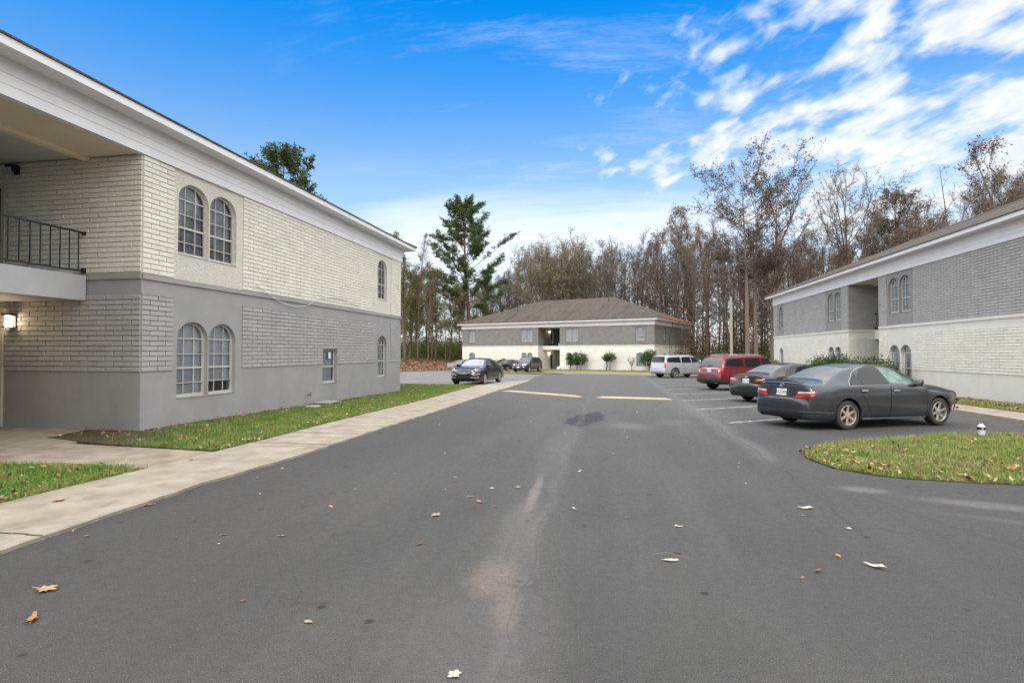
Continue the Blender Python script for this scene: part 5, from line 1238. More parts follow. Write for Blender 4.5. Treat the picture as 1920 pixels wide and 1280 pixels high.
c.patch('T', [(-1.68, -.66), (-1.68, .66), (-1.02, .52), (-.98, .48), (-.98, -.48), (-1.02, -.52)], CGLR, 'rear_window', nu=20, nv=16, horiz=False)
c.patch('T', [(1.03, -.68), (1.07, -.4), (1.09, 0), (1.07, .4), (1.03, .68), (.36, .52), (.33, .48), (.33, -.48), (.36, -.52)], CGL, 'windscreen', nu=20, nv=16, horiz=False)
c.mirror(.76, 1.0)
sp_ = MB(); sp_.tube([(-2.30, y, 1.075 - abs(y) ** 3 * .12) for y in [-.62 + .124 * i for i in range(11)]], [.012] + [.024] * 9 + [.012], P1, 8); sp_.build('spoiler', c.root, smooth=True)
TL = [(.79, .86), (.775, .745), (.50, .70), (.44, .70), (.50, .865), (.79, .875)]
for sg in (1, -1):
    v = 'L' if sg > 0 else 'R'
    M = MB(); bk_ = [(sg * a, b_) for a, b_ in [(.47, .865), (.84, .875), (.84, .745), (.43, .70)]]; c.patch('B', bk_, REDL, mb=M, off=.010, nu=12, nv=6); c.patch(v, [(-2.33, .74), (-2.33, .875), (-1.92, .885), (-1.90, .87), (-1.95, .775), (-2.02, .755)], REDL, mb=M, off=.010, nu=14, nv=6)
    c.patch('B', [(sg * a, b_) for a, b_ in [(.50, .855), (.83, .868), (.83, .825), (.49, .80)]], WHL, mb=M, off=.013, nu=10, nv=3); c.patch(v, [(-2.32, .825), (-2.32, .868), (-1.94, .875), (-1.98, .835)], PINKL, mb=M, off=.013, nu=10, nv=3)
    M.build('tail_lamp', c.root, smooth=True)
M = MB()   # boot lid seams, bumper crease, recess
for y in (-1, 1):
    c.line('B', [(y * .70, 1.02), (y * .52, .90)], .004, CSEAM, M); c.line('B', [(y * .43, .70), (y * .42, .665), (y * .36, .655)], .004, CSEAM, M)
c.line('B', [(-.36, .655), (.36, .655)], .005, CSEAM, M); c.line('B', [(-.37, .925), (.37, .925)], .012, P1, M, off=.004)
c.patch('B', [(-.34, .905), (.34, .905), (.25, .72), (-.25, .72)], mat('boot_recess_paint', (.028, .034, .04), .5), mb=M, off=.002, nu=12, nv=8)
M.build('boot_lid', c.root, smooth=True)
M = MB()
c.line('B', [(-.80, .42), (-.4, .405), (.4, .405), (.80, .42)], .010, P1, M, off=.003)
c.patch('B', [(-.66, .31), (-.5, .345), (.5, .345), (.66, .31), (.6, .245), (-.6, .245)], CBLK, mb=M, off=.004, nu=20, nv=5)
for v in 'LR': c.line(v, [(-2.36, .42), (-1.71, .385)], .008, P1, M, off=.002)
M.build('bumper', c.root, smooth=True)
M = MB()
for v in 'LR':
    pl_ = [(-.92, .20), (-.92, .275), (1.04, .245), (1.04, .185)]
    for k in range(3): c.line(v, [(-.90, .235 - .012 * k), (1.04, .215 - .012 * k)], .018, P1, M, off=.004)
M.build('side_skirt', c.root, smooth=True)
M = MB()
for y in (-.57, .57): M.tube([(-2.36, y, .265), (-2.15, y, .27)], .042, CHROME, 12, cap=False); M.tube([(-2.352, y, .265), (-2.15, y, .27)], .036, CSEAM, 12)
M.build('exhaust_tip', c.root, smooth=True)
_, pm = c.plate('B', .815, 'SCZ 879')
M = MB(); ep = c.proj('B', 0, .972, .012); E_ = Matrix.Translation(ep) @ Matrix.Rotation(-pi / 2, 4, 'Z') @ Matrix.Rotation(pi / 2 - .1, 4, 'X')
def ellp(a, b_, cx=0, cy=0): return [E_ @ Vector((cx + a * cos(2 * pi * i / 24), cy + b_ * sin(2 * pi * i / 24), 0)) for i in range(24)]
M.tube(ellp(.062, .042), .0055, CHROME, 6, closed=True); M.tube(ellp(.022, .040), .0048, CHROME, 6, closed=True); M.tube(ellp(.044, .015, 0, .016), .0045, CHROME, 6, closed=True)
M.build('emblem', c.root, smooth=True)
M = MB()   # damaged nose: torn bumper leaves a dark cavity and an amber lamp
for sg, v in ((1, 'L'), (-1, 'R')): c.patch(v, [(2.02, .80), (2.10, .82), (2.22, .76), (2.28, .68), (2.16, .67)], ORL, mb=M, off=.012, nu=8, nv=6); c.patch('F', [(sg * a, b_) for a, b_ in [(.42, .78), (.70, .76), (.72, .68), (.45, .66)]], ORL if sg < 0 else HEADL, mb=M, off=.012, nu=8, nv=5)
M.build('headlight', c.root, smooth=True)
M = MB()
M.box((1.95, -.62, .22), (2.16, .62, .56), CBLK); M.box((2.1, -.55, .40), (2.26, .55, .50), mat('bumper_beam', (.2, .2, .2), .5)); M.box((2.0, -.5, .2), (2.1, .5, .24), CBLK)
rr_ = random.Random(3)
for k in range(14): p = Vector((rr_.uniform(2.0, 2.27), -rr_.uniform(.55, .76), rr_.uniform(.36, .62))); M.blob(p, (rr_.uniform(.02, .06), rr_.uniform(.015, .05), rr_.uniform(.02, .05)), CBLK if k % 3 else WHL, p=2.2, nu=7, nv=5, rot=Matrix.Rotation(rr_.uniform(0, 3), 3, 'Y'))
M.tube([(2.1, -.74, .58), (2.2, -.72, .44), (2.2, -.68, .34)], .014, CBLK, 5)
M.build('damaged_bumper', c.root, smooth=True)
M = MB(); c.line('T', [(1.35, -.6), (1.35, .6)], .004, CSEAM, M); c.line('T', [(1.35, .66), (2.2, .58)], .004, CSEAM, M); c.line('T', [(1.35, -.66), (2.2, -.58)], .004, CSEAM, M); M.build('bonnet', c.root, smooth=True)

# --- black saloon behind it
def sc(tb, kx, kz=None): return [(a * kx, b_ * (kz or 1)) for a, b_ in tb]
def resize(T, L, H, Wd, r, ax):
    kx, kz, kw = L / 4.81, H / 1.462, Wd / .91
    return dict(T, r=r, ra=r + .045, axles=ax, top=sc(T['top'], kx, kz), bot=sc(T['bot'], kx, kz), w=sc(T['w'], kx, kw), rail=sc(T['rail'], kx), belt=sc(T['belt'], kx, kz))
T1b = dict(T1, top=T1['top'][:-5] + [(2.25, .79), (2.36, .68), (2.40, .58), (2.405, .50)], bot=[(-2.41, .42), (-2.38, .30), (-2.30, .225), (-1.9, .205), (1.9, .19), (2.25, .21), (2.36, .28), (2.41, .44)])
T2 = resize(T1b, 4.53, 1.44, .89, .315, (-1.30, 1.40))
P2 = car_paint('black_paint', (.006, .009, .010), .1, .18)
h2 = R(33); c = Car('parked_saloon_car', 'black four-door car with its tail to the drive, between slate grey car and red SUV', T2, P2, place(4.95, 22.95, -1.30, .78, h2), h2)
c.wheels(5, ALLOY, .2, .68, double=True)
k = 4.53 / 4.81
def sx(poly): return [(a * k, b_ * .985) for a, b_ in poly]
c.windows([(sx(win_f), 0), (sx(win_r), 1), (sx(win_q), 1)], door_polys=[sx(fd), sx(rd)], handles=[(.17, .83), (-.78, .84)])
c.patch('T', [(-1.60, -.62), (-1.60, .62), (-.96, .50), (-.92, .46), (-.92, -.46), (-.96, -.50)], CGLR, 'rear_window', nu=20, nv=16, horiz=False)
c.patch('T', [(1.06, -.64), (1.12, 0), (1.06, .64), (.43, .50), (.40, .46), (.40, -.46), (.43, -.50)], CGL, 'windscreen', nu=20, nv=16, horiz=False); c.mirror(.80, .98)
for sg in (1, -1):
    v = 'L' if sg > 0 else 'R'; M = MB(); c.patch('B', [(sg * a, b_) for a, b_ in [(.36, .82), (.5, .875), (.80, .885), (.82, .77), (.5, .765)]], REDL, mb=M, off=.012, nu=12, nv=7); c.patch(v, [(-2.20, .775), (-2.20, .885), (-1.80, .845)], REDL, mb=M, off=.012, nu=12, nv=6)
    c.patch('B', [(sg * a, b_) for a, b_ in [(.46, .83), (.55, .865), (.76, .868), (.76, .825)]], WHL, mb=M, off=.016, nu=8, nv=3); M.build('tail_lamp', c.root, smooth=True)
c.plate('B', .79, 'ZJA 293'); M = MB(); ep = c.proj('B', 0, .925, .01); M.tube([ep + Vector((0, .075 * cos(2 * pi * i / 20), .035 * sin(2 * pi * i / 20))) for i in range(20)], .007, CHROME, 5, closed=True); M.blob(ep, (.004, .05, .014), CHROME); M.build('emblem', c.root, smooth=True)
M = MB(); c.line('B', [(-.36, .655), (.36, .655)], .005, CSEAM, M); c.line('B', [(-.6, .66), (.6, .66)], .006, CHROME, M, off=.001); c.line('B', [(-.7, .40), (.7, .40)], .008, P2, M, off=.003); c.patch('B', [(-.5, .34), (.5, .34), (.46, .25), (-.46, .25)], CBLK, mb=M, off=.004)
for sg in (1, -1): c.patch('B', [(sg * .62, .47), (sg * .76, .475), (sg * .76, .43), (sg * .62, .43)], REDL, mb=M, off=.006, nu=5, nv=3)
M.build('bumper', c.root, smooth=True)

# --- SUVs
def suv(L, H, Wd, r, ax, hood=1.08, nose=.95, belt=1.12, rear_rake=.22, clad=.0, roofend=-.75, wsb=.95, wst=.30):
    e = L / 2
    return dict(r=r, ra=r + .055, axles=ax, zdark=.27, crown=.06, clad=clad, tumble=.965,
        top=[(-e, .55), (-e + .005, .66), (-e + .04, .74), (-e + .09, .80), (-e + .11, 1.0), (-e + .13, belt), (-e + .13 + rear_rake * .5, (belt + H) / 2 + .05), (-e + .13 + rear_rake, H - .06), (-e + .22 + rear_rake, H - .02), (-e * .45, H), (0, H), (wst * .8, H - .03), (wst + .18, H - .11), (wsb + .12, hood + .03), (wsb + .28, hood - .01), (e - .62, hood - .06), (e - .25, nose), (e - .06, nose - .18), (e - .01, .62), (e, .55)],
        bot=[(-e - .01, .50), (-e + .05, .38), (-e + .2, .31), (e - .3, .28), (e - .06, .34), (e + .01, .5)],
        w=[(-e - .01, Wd * .80), (-e + .05, Wd * .88), (-e + .2, Wd * .95), (-e + .6, Wd * .99), (0, Wd), (e - .8, Wd * .99), (e - .35, Wd * .93), (e - .12, Wd * .82), (e + .01, Wd * .6)],
        rail=[(-e, .90), (-e + .15, .88), (-e + .15 + rear_rake, .76), (wst, .76), (wsb + .1, .84), (e, .86)],
        belt=[(-e, belt - .02), (0, belt - .02), (wsb, belt - .05), (e - .5, hood - .12), (e, .6)])
T3 = suv(5.0, 1.79, .99, .385, (-1.44, 1.42), hood=1.16, nose=1.05, belt=1.15, rear_rake=.34, clad=.50, wsb=1.05, wst=.42)
P3 = car_paint('dark_red_paint', (.15, .005, .008), .3, .18)
h3 = R(31); c = Car('parked_suv', 'dark red SUV with roof rails and black lower bumper parked beside the lot', T3, P3, place(5.01, 31.3, -1.44, .86, h3), h3, 'suv')
c.wheels(5, ALLOY, .245, .68)
def suv_doors(c, belt, zt, x0, x1, x2, x3, hz, zb=.36, q=None, fr=.30, extra=()):
    fdp = [(x1 + .02, zb), (x1 + .02, belt - .04), (x0, belt - .05), (x0 + .02, belt - .3), (x0, zb)]; rdp = [(x2 + .02, belt - .03), (x2 + .05, belt - .25), (x2 + .32, belt - .5), (x2 + .42, zb), (x1 - .02, zb), (x1 - .02, belt - .03)]
    wf = [(x1 + .06, belt + .01), (x1 + .03, zt), (x1 + .45, zt - .02), (x0 - .30, belt + .14), (x0 - .12, belt + .02)]; wr = [(x2 + .02, belt + .01), (x2 + .06, zt - .01), (x1 - .06, zt), (x1 - .05, belt + .01)]
    wq = [(x3 + .02, belt + .03), (x3 + .15, zt - .05), (x2 - .10, zt - .01), (x2 - .08, belt + .02)]
    c.windows([(wf, 0), (wr, 1), (wq, None)], door_polys=[fdp, rdp], handles=[(x1 + .22, hz), (x2 + .2, hz)])
suv_doors(c, 1.17, 1.62, 1.20, .12, -.95, -2.20, 1.03)
c.patch('T', [(1.10, -.80), (1.18, 0), (1.10, .80), (.50, .67), (.46, -.0), (.50, -.67)], CGL, 'windscreen', nu=20, nv=14, horiz=False)
c.patch('B', [(-.90, 1.19), (-.76, 1.58), (-.5, 1.61), (.5, 1.61), (.76, 1.58), (.90, 1.19)], CGLR, 'rear_window', nu=20, nv=12)
M = MB(); M.tube([(-2.05 + .12, y, 1.715 - abs(y) * .03) for y in [-.68 + .136 * i for i in range(11)]], .028, P3, 8); M.build('spoiler', c.root, smooth=True)
M = MB(); c.patch('B', [(-.66, 1.135), (.66, 1.135), (.64, 1.09), (-.64, 1.09)], CHROME, mb=M, off=.012, nu=16, nv=3); c.line('B', [(-.45, .90), (.2, .90)], .008, CHROME, M, off=.004)
c.line('B', [(-.74, 1.13), (-.68, .80), (.68, .80), (.74, 1.13)], .005, CSEAM, M); M.build('tailgate', c.root, smooth=True)
for sg in (1, -1):
    v = 'L' if sg > 0 else 'R'; M = MB(); c.patch('B', [(sg * a, b_) for a, b_ in [(.64, 1.15), (.90, 1.15), (.90, .96), (.68, .90)]], REDL, mb=M, off=.014, nu=8, nv=7); c.patch(v, [(-2.44, .96), (-2.44, 1.15), (-2.05, 1.15), (-2.1, 1.08), (-2.3, 1.0)], REDL, mb=M, off=.014, nu=10, nv=6)
    c.patch('B', [(sg * a, b_) for a, b_ in [(.65, 1.04), (.77, 1.04), (.77, .92), (.68, .90)]], WHL, mb=M, off=.018, nu=5, nv=4); M.build('tail_lamp', c.root, smooth=True)
M = MB(); c.patch('B', [(-.97, .66), (.97, .66), (.95, .42), (-.95, .42)], CBLK, mb=M, off=.010, nu=20, nv=6); c.line('B', [(-.9, .72), (0, .74), (.9, .72)], .02, P3, M, off=.0)
for sg in (1, -1): c.patch('B', [(sg * .45, .57), (sg * .75, .56), (sg * .75, .53), (sg * .45, .53)], REDL, mb=M, off=.006, nu=6, nv=3); M.tube([(-2.47, sg * .6, .40), (-2.3, sg * .6, .41)], .045, CHROME, 12)
M.build('bumper', c.root, smooth=True); c.plate('B', 1.0, 'PXW 418'); c.mirror(1.02, 1.22, (.09, .13, .1))
for sy in (1, -1):
    M = MB(); pts = [c.proj('T', x, sy * .70, .0) for x in (-1.75, -1.6, -1, 0, .35, .45)]; pts = [p + Vector((0, 0, .0 if i in (0, 5) else .05)) for i, p in enumerate(pts)]; M.tube(pts, .016, CHROME, 6)
    for i in (1, 3): M.tube([pts[i], pts[i] - Vector((0, 0, .06))], .018, CBLK, 6)
    M.build('roof_rail', c.root, smooth=True)
M = MB(); c.line('B', [(.12, 1.20), (-.18, 1.26)], .012, CBLK, M, off=.012); M.build('wiper', c.root)
# silver
T4 = suv(5.18, 1.88, 1.02, .40, (-1.50, 1.45), hood=1.22, nose=1.12, belt=1.20, rear_rake=.14, clad=0, wsb=1.15, wst=.55)
P4 = car_paint('silver_paint', (.40, .42, .45), .5, .3)
h4 = R(36); c = Car('parked_suv', 'large silver SUV with square rear windows parked farthest up on the right', T4, P4, place(4.66, 47.6, -1.50, -.90, h4), h4, 'suv')
c.wheels(5, ALLOY, .27, .70); suv_doors(c, 1.22, 1.70, 1.32, .25, -.80, -2.30, 1.10, zb=.42)
c.patch('T', [(1.20, -.84), (1.27, 0), (1.20, .84), (.62, .71), (.60, 0), (.62, -.71)], CGL, 'windscreen', nu=20, nv=14, horiz=False)
c.patch('B', [(-.80, 1.25), (-.74, 1.72), (.74, 1.72), (.80, 1.25)], CGL, 'rear_window', nu=16, nv=10)
for sg in (1, -1):
    v = 'L' if sg > 0 else 'R'; M = MB(); c.patch('B', [(sg * a, b_) for a, b_ in [(.80, 1.24), (.93, 1.24), (.95, .82), (.82, .82)]], REDL, mb=M, off=.016, nu=5, nv=9); c.patch(v, [(-2.50, .84), (-2.50, 1.24), (-2.40, 1.24), (-2.38, .84)], REDL, mb=M, off=.016, nu=5, nv=9); M.build('tail_lamp', c.root, smooth=True)
M = MB(); c.patch('B', [(-.9, .74), (.9, .74), (.86, .56), (-.86, .56)], mat('silver_bumper', (.36, .38, .42), .35, metal=.3), mb=M, off=.012, nu=16, nv=5); c.line('B', [(-.62, 1.16), (.62, 1.16)], .012, CHROME, M, off=.004); c.line('B', [(-.84, .80), (.84, .80)], .005, CSEAM, M); M.build('bumper', c.root, smooth=True)
c.plate('B', .96, '', y=0, m=mat('green_white_plate', (.5, .6, .55), .5)); c.mirror(1.10, 1.28, (.09, .14, .11))
for sy in (1, -1): M = MB(); pts = [c.proj('T', x, sy * .74, .03) for x in (-1.9, -1, 0, .5)]; M.tube(pts, .02, CHROME, 6); M.build('roof_rail', c.root, smooth=True)
# small dark crossover, facing
T5 = suv(4.68, 1.73, .945, .355, (-1.33, 1.37), hood=1.08, nose=.98, belt=1.10, rear_rake=.45, clad=.44, wsb=.95, wst=.25)
P5 = car_paint('dark_brown_grey_paint', (.030, .028, .030), .3, .2)
h5 = R(-108); c = Car('parked_suv', 'small dark crossover facing the drive in front of the far building', T5, P5, place(-9.6, 62.6, 1.37, .80, h5), h5, 'suv')
c.wheels(5, ALLOY, .23, .68); suv_doors(c, 1.12, 1.57, 1.12, .05, -.92, -1.85, 1.0)
c.patch('T', [(1.0, -.74), (1.08, 0), (1.0, .74), (.32, .62), (.30, 0), (.32, -.62)], CGLR, 'windscreen', nu=20, nv=14, horiz=False)
for sg in (1, -1):
    v = 'L' if sg > 0 else 'R'; M = MB(); c.patch('F', [(sg * a, b_) for a, b_ in [(.42, .92), (.80, .95), (.84, .80), (.46, .76)]], mat('crossover_lamp', (.6, .5, .46), .15, coat=1), mb=M, off=.014, nu=9, nv=5); c.patch(v, [(2.05, .80), (1.9, .96), (1.85, .95), (2.1, .76), (2.2, .78)], HEADL, mb=M, off=.012, nu=6, nv=4); M.build('headlight', c.root, smooth=True)
M = MB(); c.patch('F', [(-.36, .90), (.36, .90), (.30, .74), (-.30, .74)], CBLK, mb=M, off=.012, nu=10, nv=5)
for z in (.90, .85, .80, .75): c.line('F', [(-.34, z), (.34, z)], .008, CHROME, M, off=.014)
M.blob(c.proj('F', 0, .83, .03), (.01, .07, .035), CHROME); M.build('grille', c.root, smooth=True)
M = MB()
for sg in (1, -1): p = c.proj('F', sg * .66, .55, .01); M.blob(p, (.02, .06, .05), WHL)
M.build('fog_lamp', c.root, smooth=True); c.mirror(.90, 1.17, (.08, .12, .09)); c.plate('F', .58, '')
# black-blue luxury saloon, facing the camera
T6 = resize(T1b, 4.98, 1.485, .925, .335, (-1.38, 1.42)); T6['top'] = sc([(-2.405, .50), (-2.40, .62), (-2.36, .70), (-2.32, .95), (-2.24, 1.03), (-1.95, 1.06), (-1.72, 1.09), (-1.4, 1.22), (-1.0, 1.40), (-.6, 1.455), (-.1, 1.465), (.2, 1.44), (.45, 1.38), (.8, 1.20), (1.05, 1.04), (1.2, 1.00), (1.7, .965), (2.1, .90), (2.27, .83), (2.34, .72), (2.38, .66), (2.40, .58), (2.405, .50)], 4.98 / 4.81, 1.485 / 1.462)
P6 = car_paint('blue_black_paint', (.010, .012, .016), .15, .25)
h6 = R(-95.2); c = Car('parked_saloon_car', 'shiny blue-black saloon with chrome oval grille and round lamps, facing down the drive', T6, P6, place(-7.75, 33.0, 1.42, .84, h6), h6, scale=1.07)
c.wheels(7, ALLOY, .22, .72); k = 4.98 / 4.81
def s6(poly): return [(a * k - .04, b_ * 1.012) for a, b_ in poly]
c.windows([(s6(win_f), 0), (s6(win_r), 1), (s6(win_q), 1)], door_polys=[s6(fd), s6(rd)], handles=[(.17, .86), (-.85, .88)])
c.patch('T', [(1.10, -.66), (1.16, 0), (1.10, .66), (.45, .52), (.42, 0), (.45, -.52)], mat('reflection_tone_windscreen', (.20, .23, .25), .06, spec=.9, coat=1), 'windscreen', nu=20, nv=16, horiz=False)  # pale base colour stands in for a bright reflection
c.patch('T', [(-1.70, -.66), (-1.70, .66), (-1.02, .52), (-1.02, -.52)], CGLR, 'rear_window', nu=16, nv=12, horiz=False)
for sg in (1, -1):
    for (y, z, r_) in ((.66, .80, .105), (.47, .765, .062)):
        p = c.proj('F', sg * y, z, .0); M = MB(); nrm = Vector((.90, sg * (.35 if y > .6 else .15), .15)).normalized(); rot = nrm.to_track_quat('Y', 'Z').to_matrix()
        for prof, mm in (([(r_ * 1.12, 0), (r_ * 1.12, .025), (r_, .035)], CHROME), ([(r_, .03), (r_ * .8, .05), (r_ * .4, .062), (0, .066)], HEADL)):
            q = MB(); q.lathe(prof, mm, axis='y', n=24); M.add([p + rot @ (Vector(v) + Vector((0, -.02, 0))) for v in q.v], q.f, mm)
        M.build('headlight', c.root, smooth=True)
GCH = mat('grille_chrome', (.30, .30, .31), .3, metal=.9)
M = MB(); gp = [(.36 * math.copysign(abs(cos(2 * pi * i / 32)) ** .7, cos(2 * pi * i / 32)), .745 + .105 * sin(2 * pi * i / 32) * (1 if sin(2 * pi * i / 32) > 0 else 1.25)) for i in range(32)]
c.patch('F', gp, CBLK, mb=M, off=.012, nu=16, nv=10); c.line('F', gp, .010, GCH, M, off=.02, closed=True)
for i in range(-7, 8): y = i * .045; h_ = .095 * math.sqrt(max(.05, 1 - (y / .37) ** 2)); c.line('F', [(y, .74 - h_ * 1.15), (y, .75 + h_)], .0045, GCH, M, off=.022)
for z in (.70, .76): c.line('F', [(-.33, z), (.33, z)], .006, GCH, M, off=.024)
M.build('grille', c.root, smooth=True)
M = MB(); c.line('F', [(-.82, .60), (-.40, .575)], .014, CHROME, M, off=.012); c.line('F', [(.40, .575), (.82, .60)], .014, CHROME, M, off=.012)
for sg in (1, -1): c.patch('F', [(sg * .42, .46), (sg * .80, .47), (sg * .80, .42), (sg * .42, .415)], mat('pale_trim_strip', (.55, .54, .48), .4), mb=M, off=.012, nu=8, nv=3)
c.patch('F', [(-.38, .53), (.38, .53), (.36, .35), (-.36, .35)], CBLK, mb=M, off=.010, nu=12, nv=6)
for v in 'LR': c.patch(v, [(2.15, .62), (2.15, .67), (2.32, .66), (2.32, .61)], ORL, mb=M, off=.014, nu=6, nv=3)
M.build('bumper', c.root, smooth=True); c.mirror(.88, 1.03, (.07, .13, .085))
M = MB(); c.line('T', [(1.22, .55), (2.2, .42)], .008, P6, M, off=.004); c.line('T', [(1.22, -.55), (2.2, -.42)], .008, P6, M, off=.004); M.build('bonnet', c.root, smooth=True)
# two cars beyond
def far_saloon(label, paint, x, y, h, L=4.58, H=1.42, light=REDL):
    T = resize(T1b, L, H, .87, .315, (-1.28, 1.36)); c = Car('parked_saloon_car', label, T, paint, place(x, y, -1.28, -.78, h), h); k = L / 4.81
    c.wheels(5, ALLOY, .2, .68, double=True); s_ = lambda poly: [(a * k, b_ * H / 1.462) for a, b_ in poly]
    c.windows([(s_(win_f), 0), (s_(win_r), 1), (s_(win_q), 1)], door_polys=[s_(fd), s_(rd)], handles=[(.17, .82), (-.8, .83)], mats=[CGLR, CGL, CGL])
    c.patch('T', [(-1.62, -.6), (-1.62, .6), (-.98, .48), (-.98, -.48)], CGLR, 'rear_window', nu=12, nv=10, horiz=False); c.patch('T', [(1.08, -.62), (1.08, .62), (.42, .48), (.42, -.48)], CGL, 'windscreen', nu=12, nv=10, horiz=False)
    for sg in (1, -1):
        v = 'L' if sg > 0 else 'R'; M = MB(); c.patch('B', [(sg * a, b_) for a, b_ in [(.50, .84), (.78, .86), (.80, .72), (.52, .72)]], light, mb=M, off=.012, nu=8, nv=6); c.patch(v, [(-2.22, .72), (-2.22, .86), (-1.92, .86), (-1.98, .74)], light, mb=M, off=.012, nu=8, nv=6); M.build('tail_lamp', c.root, smooth=True)
    c.mirror(.80, .96); return c
far_saloon('dark teal saloon half hidden behind the small crossover', car_paint('dark_teal_paint', (.008, .022, .028), .3, .2), -12.9, 67.5, R(40))
far_saloon('grey saloon mostly hidden behind the blue-black one, only its tail corner showing', car_paint('mid_grey_paint', (.16, .17, .18), .4, .3), -18.0, 64.6, R(48), light=REDL)

# ------------------------------------------------------------------ small things
# speed bumps
def bump(p0, p1, lab, seed):
    rnd = random.Random(seed); a, c = Vector(p0), Vector(p1); d = (c - a); L = d.length; d.normalize(); n_ = Vector((-d.y, d.x)); m = mat('worn_yellow_paint', (.47, .34, .19), .8, (.40, .31, .20), 3, 1, .008, 50, streak=((.16, .15, .14), .75, 2.5, (1, 1, 1)))
    e = MB(); N = 40; prof = [(-.16, 0), (-.13, .022), (-.08, .05), (0, .062), (.08, .05), (.13, .022), (.16, 0)]; V = []
    for i in range(N + 1):
        t = i / N; tap = min(1, t * 9 + .12, (1 - t) * 9 + .12); q = a + d * (L * t)
        for (w, h) in prof: p = q + n_ * (w * (.75 + .25 * tap) + rnd.gauss(0, .006)); V.append((p.x, p.y, gz(0, p.y) + .002 + h * tap + rnd.gauss(0, .0015) * (h > 0)))
    e.add(V, [(i * 7 + j, i * 7 + j + 1, i * 7 + 8 + j, i * 7 + 7 + j) for i in range(N) for j in range(6)], m)
    tag(e.build('speed_bump', smooth=True), lab, 'speed bump', 'yellow speed bumps across the drive')
bump((-5.35, 26.9), (-1.35, 23.3), 'yellow speed bump on the left lane, nearer the pavement', 1)
bump((-.80, 23.15), (2.12, 22.6), 'yellow speed bump on the right lane, nearer the parking stalls', 2)
# lamp pole
e = empty('lamp_pole', (11.0, 57.9, gz(11, 57.9)), 0, 'pale wooden pole with a small dark lamp on top between the far and right buildings', 'lamp pole')
M = MB(); M.tube([(0, 0, -.2), (0, 0, 3), (0, 0, 8.0)], [.15, .135, .105], mat('weathered_pole', (.36, .34, .28), .9, (.24, .23, .19), 2, stretch=(6, 6, .6)), 12); M.build('pole', e, smooth=True)
M = MB(); M.tube([(0, 0, 7.9), (-.1, -.1, 8.25), (-.35, -.3, 8.35)], .03, IRON, 8); M.lathe([(0, .16), (.14, .12), (.22, 0), (.20, -.06), (0, -.05)], IRON, (-.38, -.33, 8.30), n=16); M.box((-.1, -.14, 7.6), (.08, -.02, 7.95), IRON); M.build('lamp_head', e, smooth=True)
M = MB(); M.tube([(.16, 0, .3), (.13, 0, 4.5), (.12, 0, 7.7)], .02, IRON, 6); M.build('conduit', e, smooth=True)
# wall lamps on the left building
def wlamp(x, y, z, lit, label, d=-1):
    e = empty('wall_lamp', (x, y, z), 0, label, 'wall lamp')
    M = MB(); M.box((-.09, d * .02, -.16), (.09, 0, .15), IRON); M.box((-.095, d * .19, .10), (.095, d * .02, .155), IRON); M.box((-.085, d * .18, -.165), (.085, d * .02, -.15), IRON); M.build('housing', e)
    g = MB(); g.lathe([(.0, -.15), (.065, -.15), (.068, -.1), (.068, .1)], mat('lit_lamp_glass' if lit else 'frosted_lamp_glass', (.8, .75, .65), .4, emit=((1, .80, .52), 9) if lit else None), (0, d * .10, 0), n=16)
    g.build('lamp_glass', e, smooth=True)
    if lit:
        l = bpy.data.lights.new('bulb', 'POINT'); l.energy = 2.2; l.color = (1, .74, .42); l.shadow_soft_size = .07; o = bpy.data.objects.new('bulb', l); COL.objects.link(o); o.parent = e; o.location = (0, d * .24, -.02)
    return e
wlamp(-13.31, 10.54 - .035, 2.42, True, 'lit box wall lamp beside the ground-floor door of the left building')
# dark security spotlight on the upper wall
e = empty('wall_lamp', (-13.28, 10.50, 5.86), 0, 'dark unlit wall lamp with a clear cover high on the left balcony wall', 'wall lamp')
M = MB(); M.box((-.02, -.05, -.16), (.09, 0, .02), IRON); M.box((-.16, -.14, .0), (.085, -.01, .045), IRON); M.box((.0, -.12, -.1), (.08, -.04, .0), IRON); M.build('housing', e)
M = MB(); M.lathe([(.0, -.14), (.055, -.14), (.06, -.02)], mat('clear_lamp_cover', (.42, .42, .40), .3), (-.08, -.08, .01), n=14); M.build('lamp_glass', e, smooth=True)
# ceiling lamp below the balcony
e = empty('ceiling_lamp', (-12.55, 9.15, 2.80), 0, 'glowing round ceiling lamp under the left balcony', 'ceiling lamp')
M = MB(); M.lathe([(0, -.07), (.09, -.06), (.13, -.02), (.14, .03)], mat('warm_lamp_dome', (.8, .7, .5), .4, emit=((1, .74, .4), 7)), n=20); M.build('lamp_glass', e, smooth=True)
l = bpy.data.lights.new('bulb', 'POINT'); l.energy = 3.5; l.color = (1, .72, .4); l.shadow_soft_size = .1; o = bpy.data.objects.new('bulb', l); COL.objects.link(o); o.parent = e; o.location = (0, 0, -.18)
# lit lamps in the far breezeway
def far_local(u, v, z): a = -.3693; return (-23.08 + u * cos(a) - v * sin(a), 83.89 + u * sin(a) + v * cos(a), -.72 + z)
for z, lab in ((5.45, 'lit lamp by the upper door of the far building'), (2.35, 'lit lamp by the lower door of the far building')):
    p = far_local(13.2 + .10, 3.2, z); e = empty('wall_lamp', p, R(90) - .3693, lab, 'wall lamp'); M = MB(); M.box((-.1, .02, .10), (.1, -.14, .2), IRON); M.build('housing', e)
    M = MB(); M.lathe([(0, -.12), (.08, -.1), (.08, .1)], mat('far_lit_glass', (.8, .7, .5), .4, emit=((1, .75, .45), 8)), (0, -.08, 0), n=12); M.build('lamp_glass', e, smooth=True)
    l = bpy.data.lights.new('bulb', 'POINT'); l.energy = 5; l.color = (1, .75, .45); l.shadow_soft_size = .1; o = bpy.data.objects.new('bulb', l); COL.objects.link(o); o.parent = e; o.location = (0, -.25, 0)
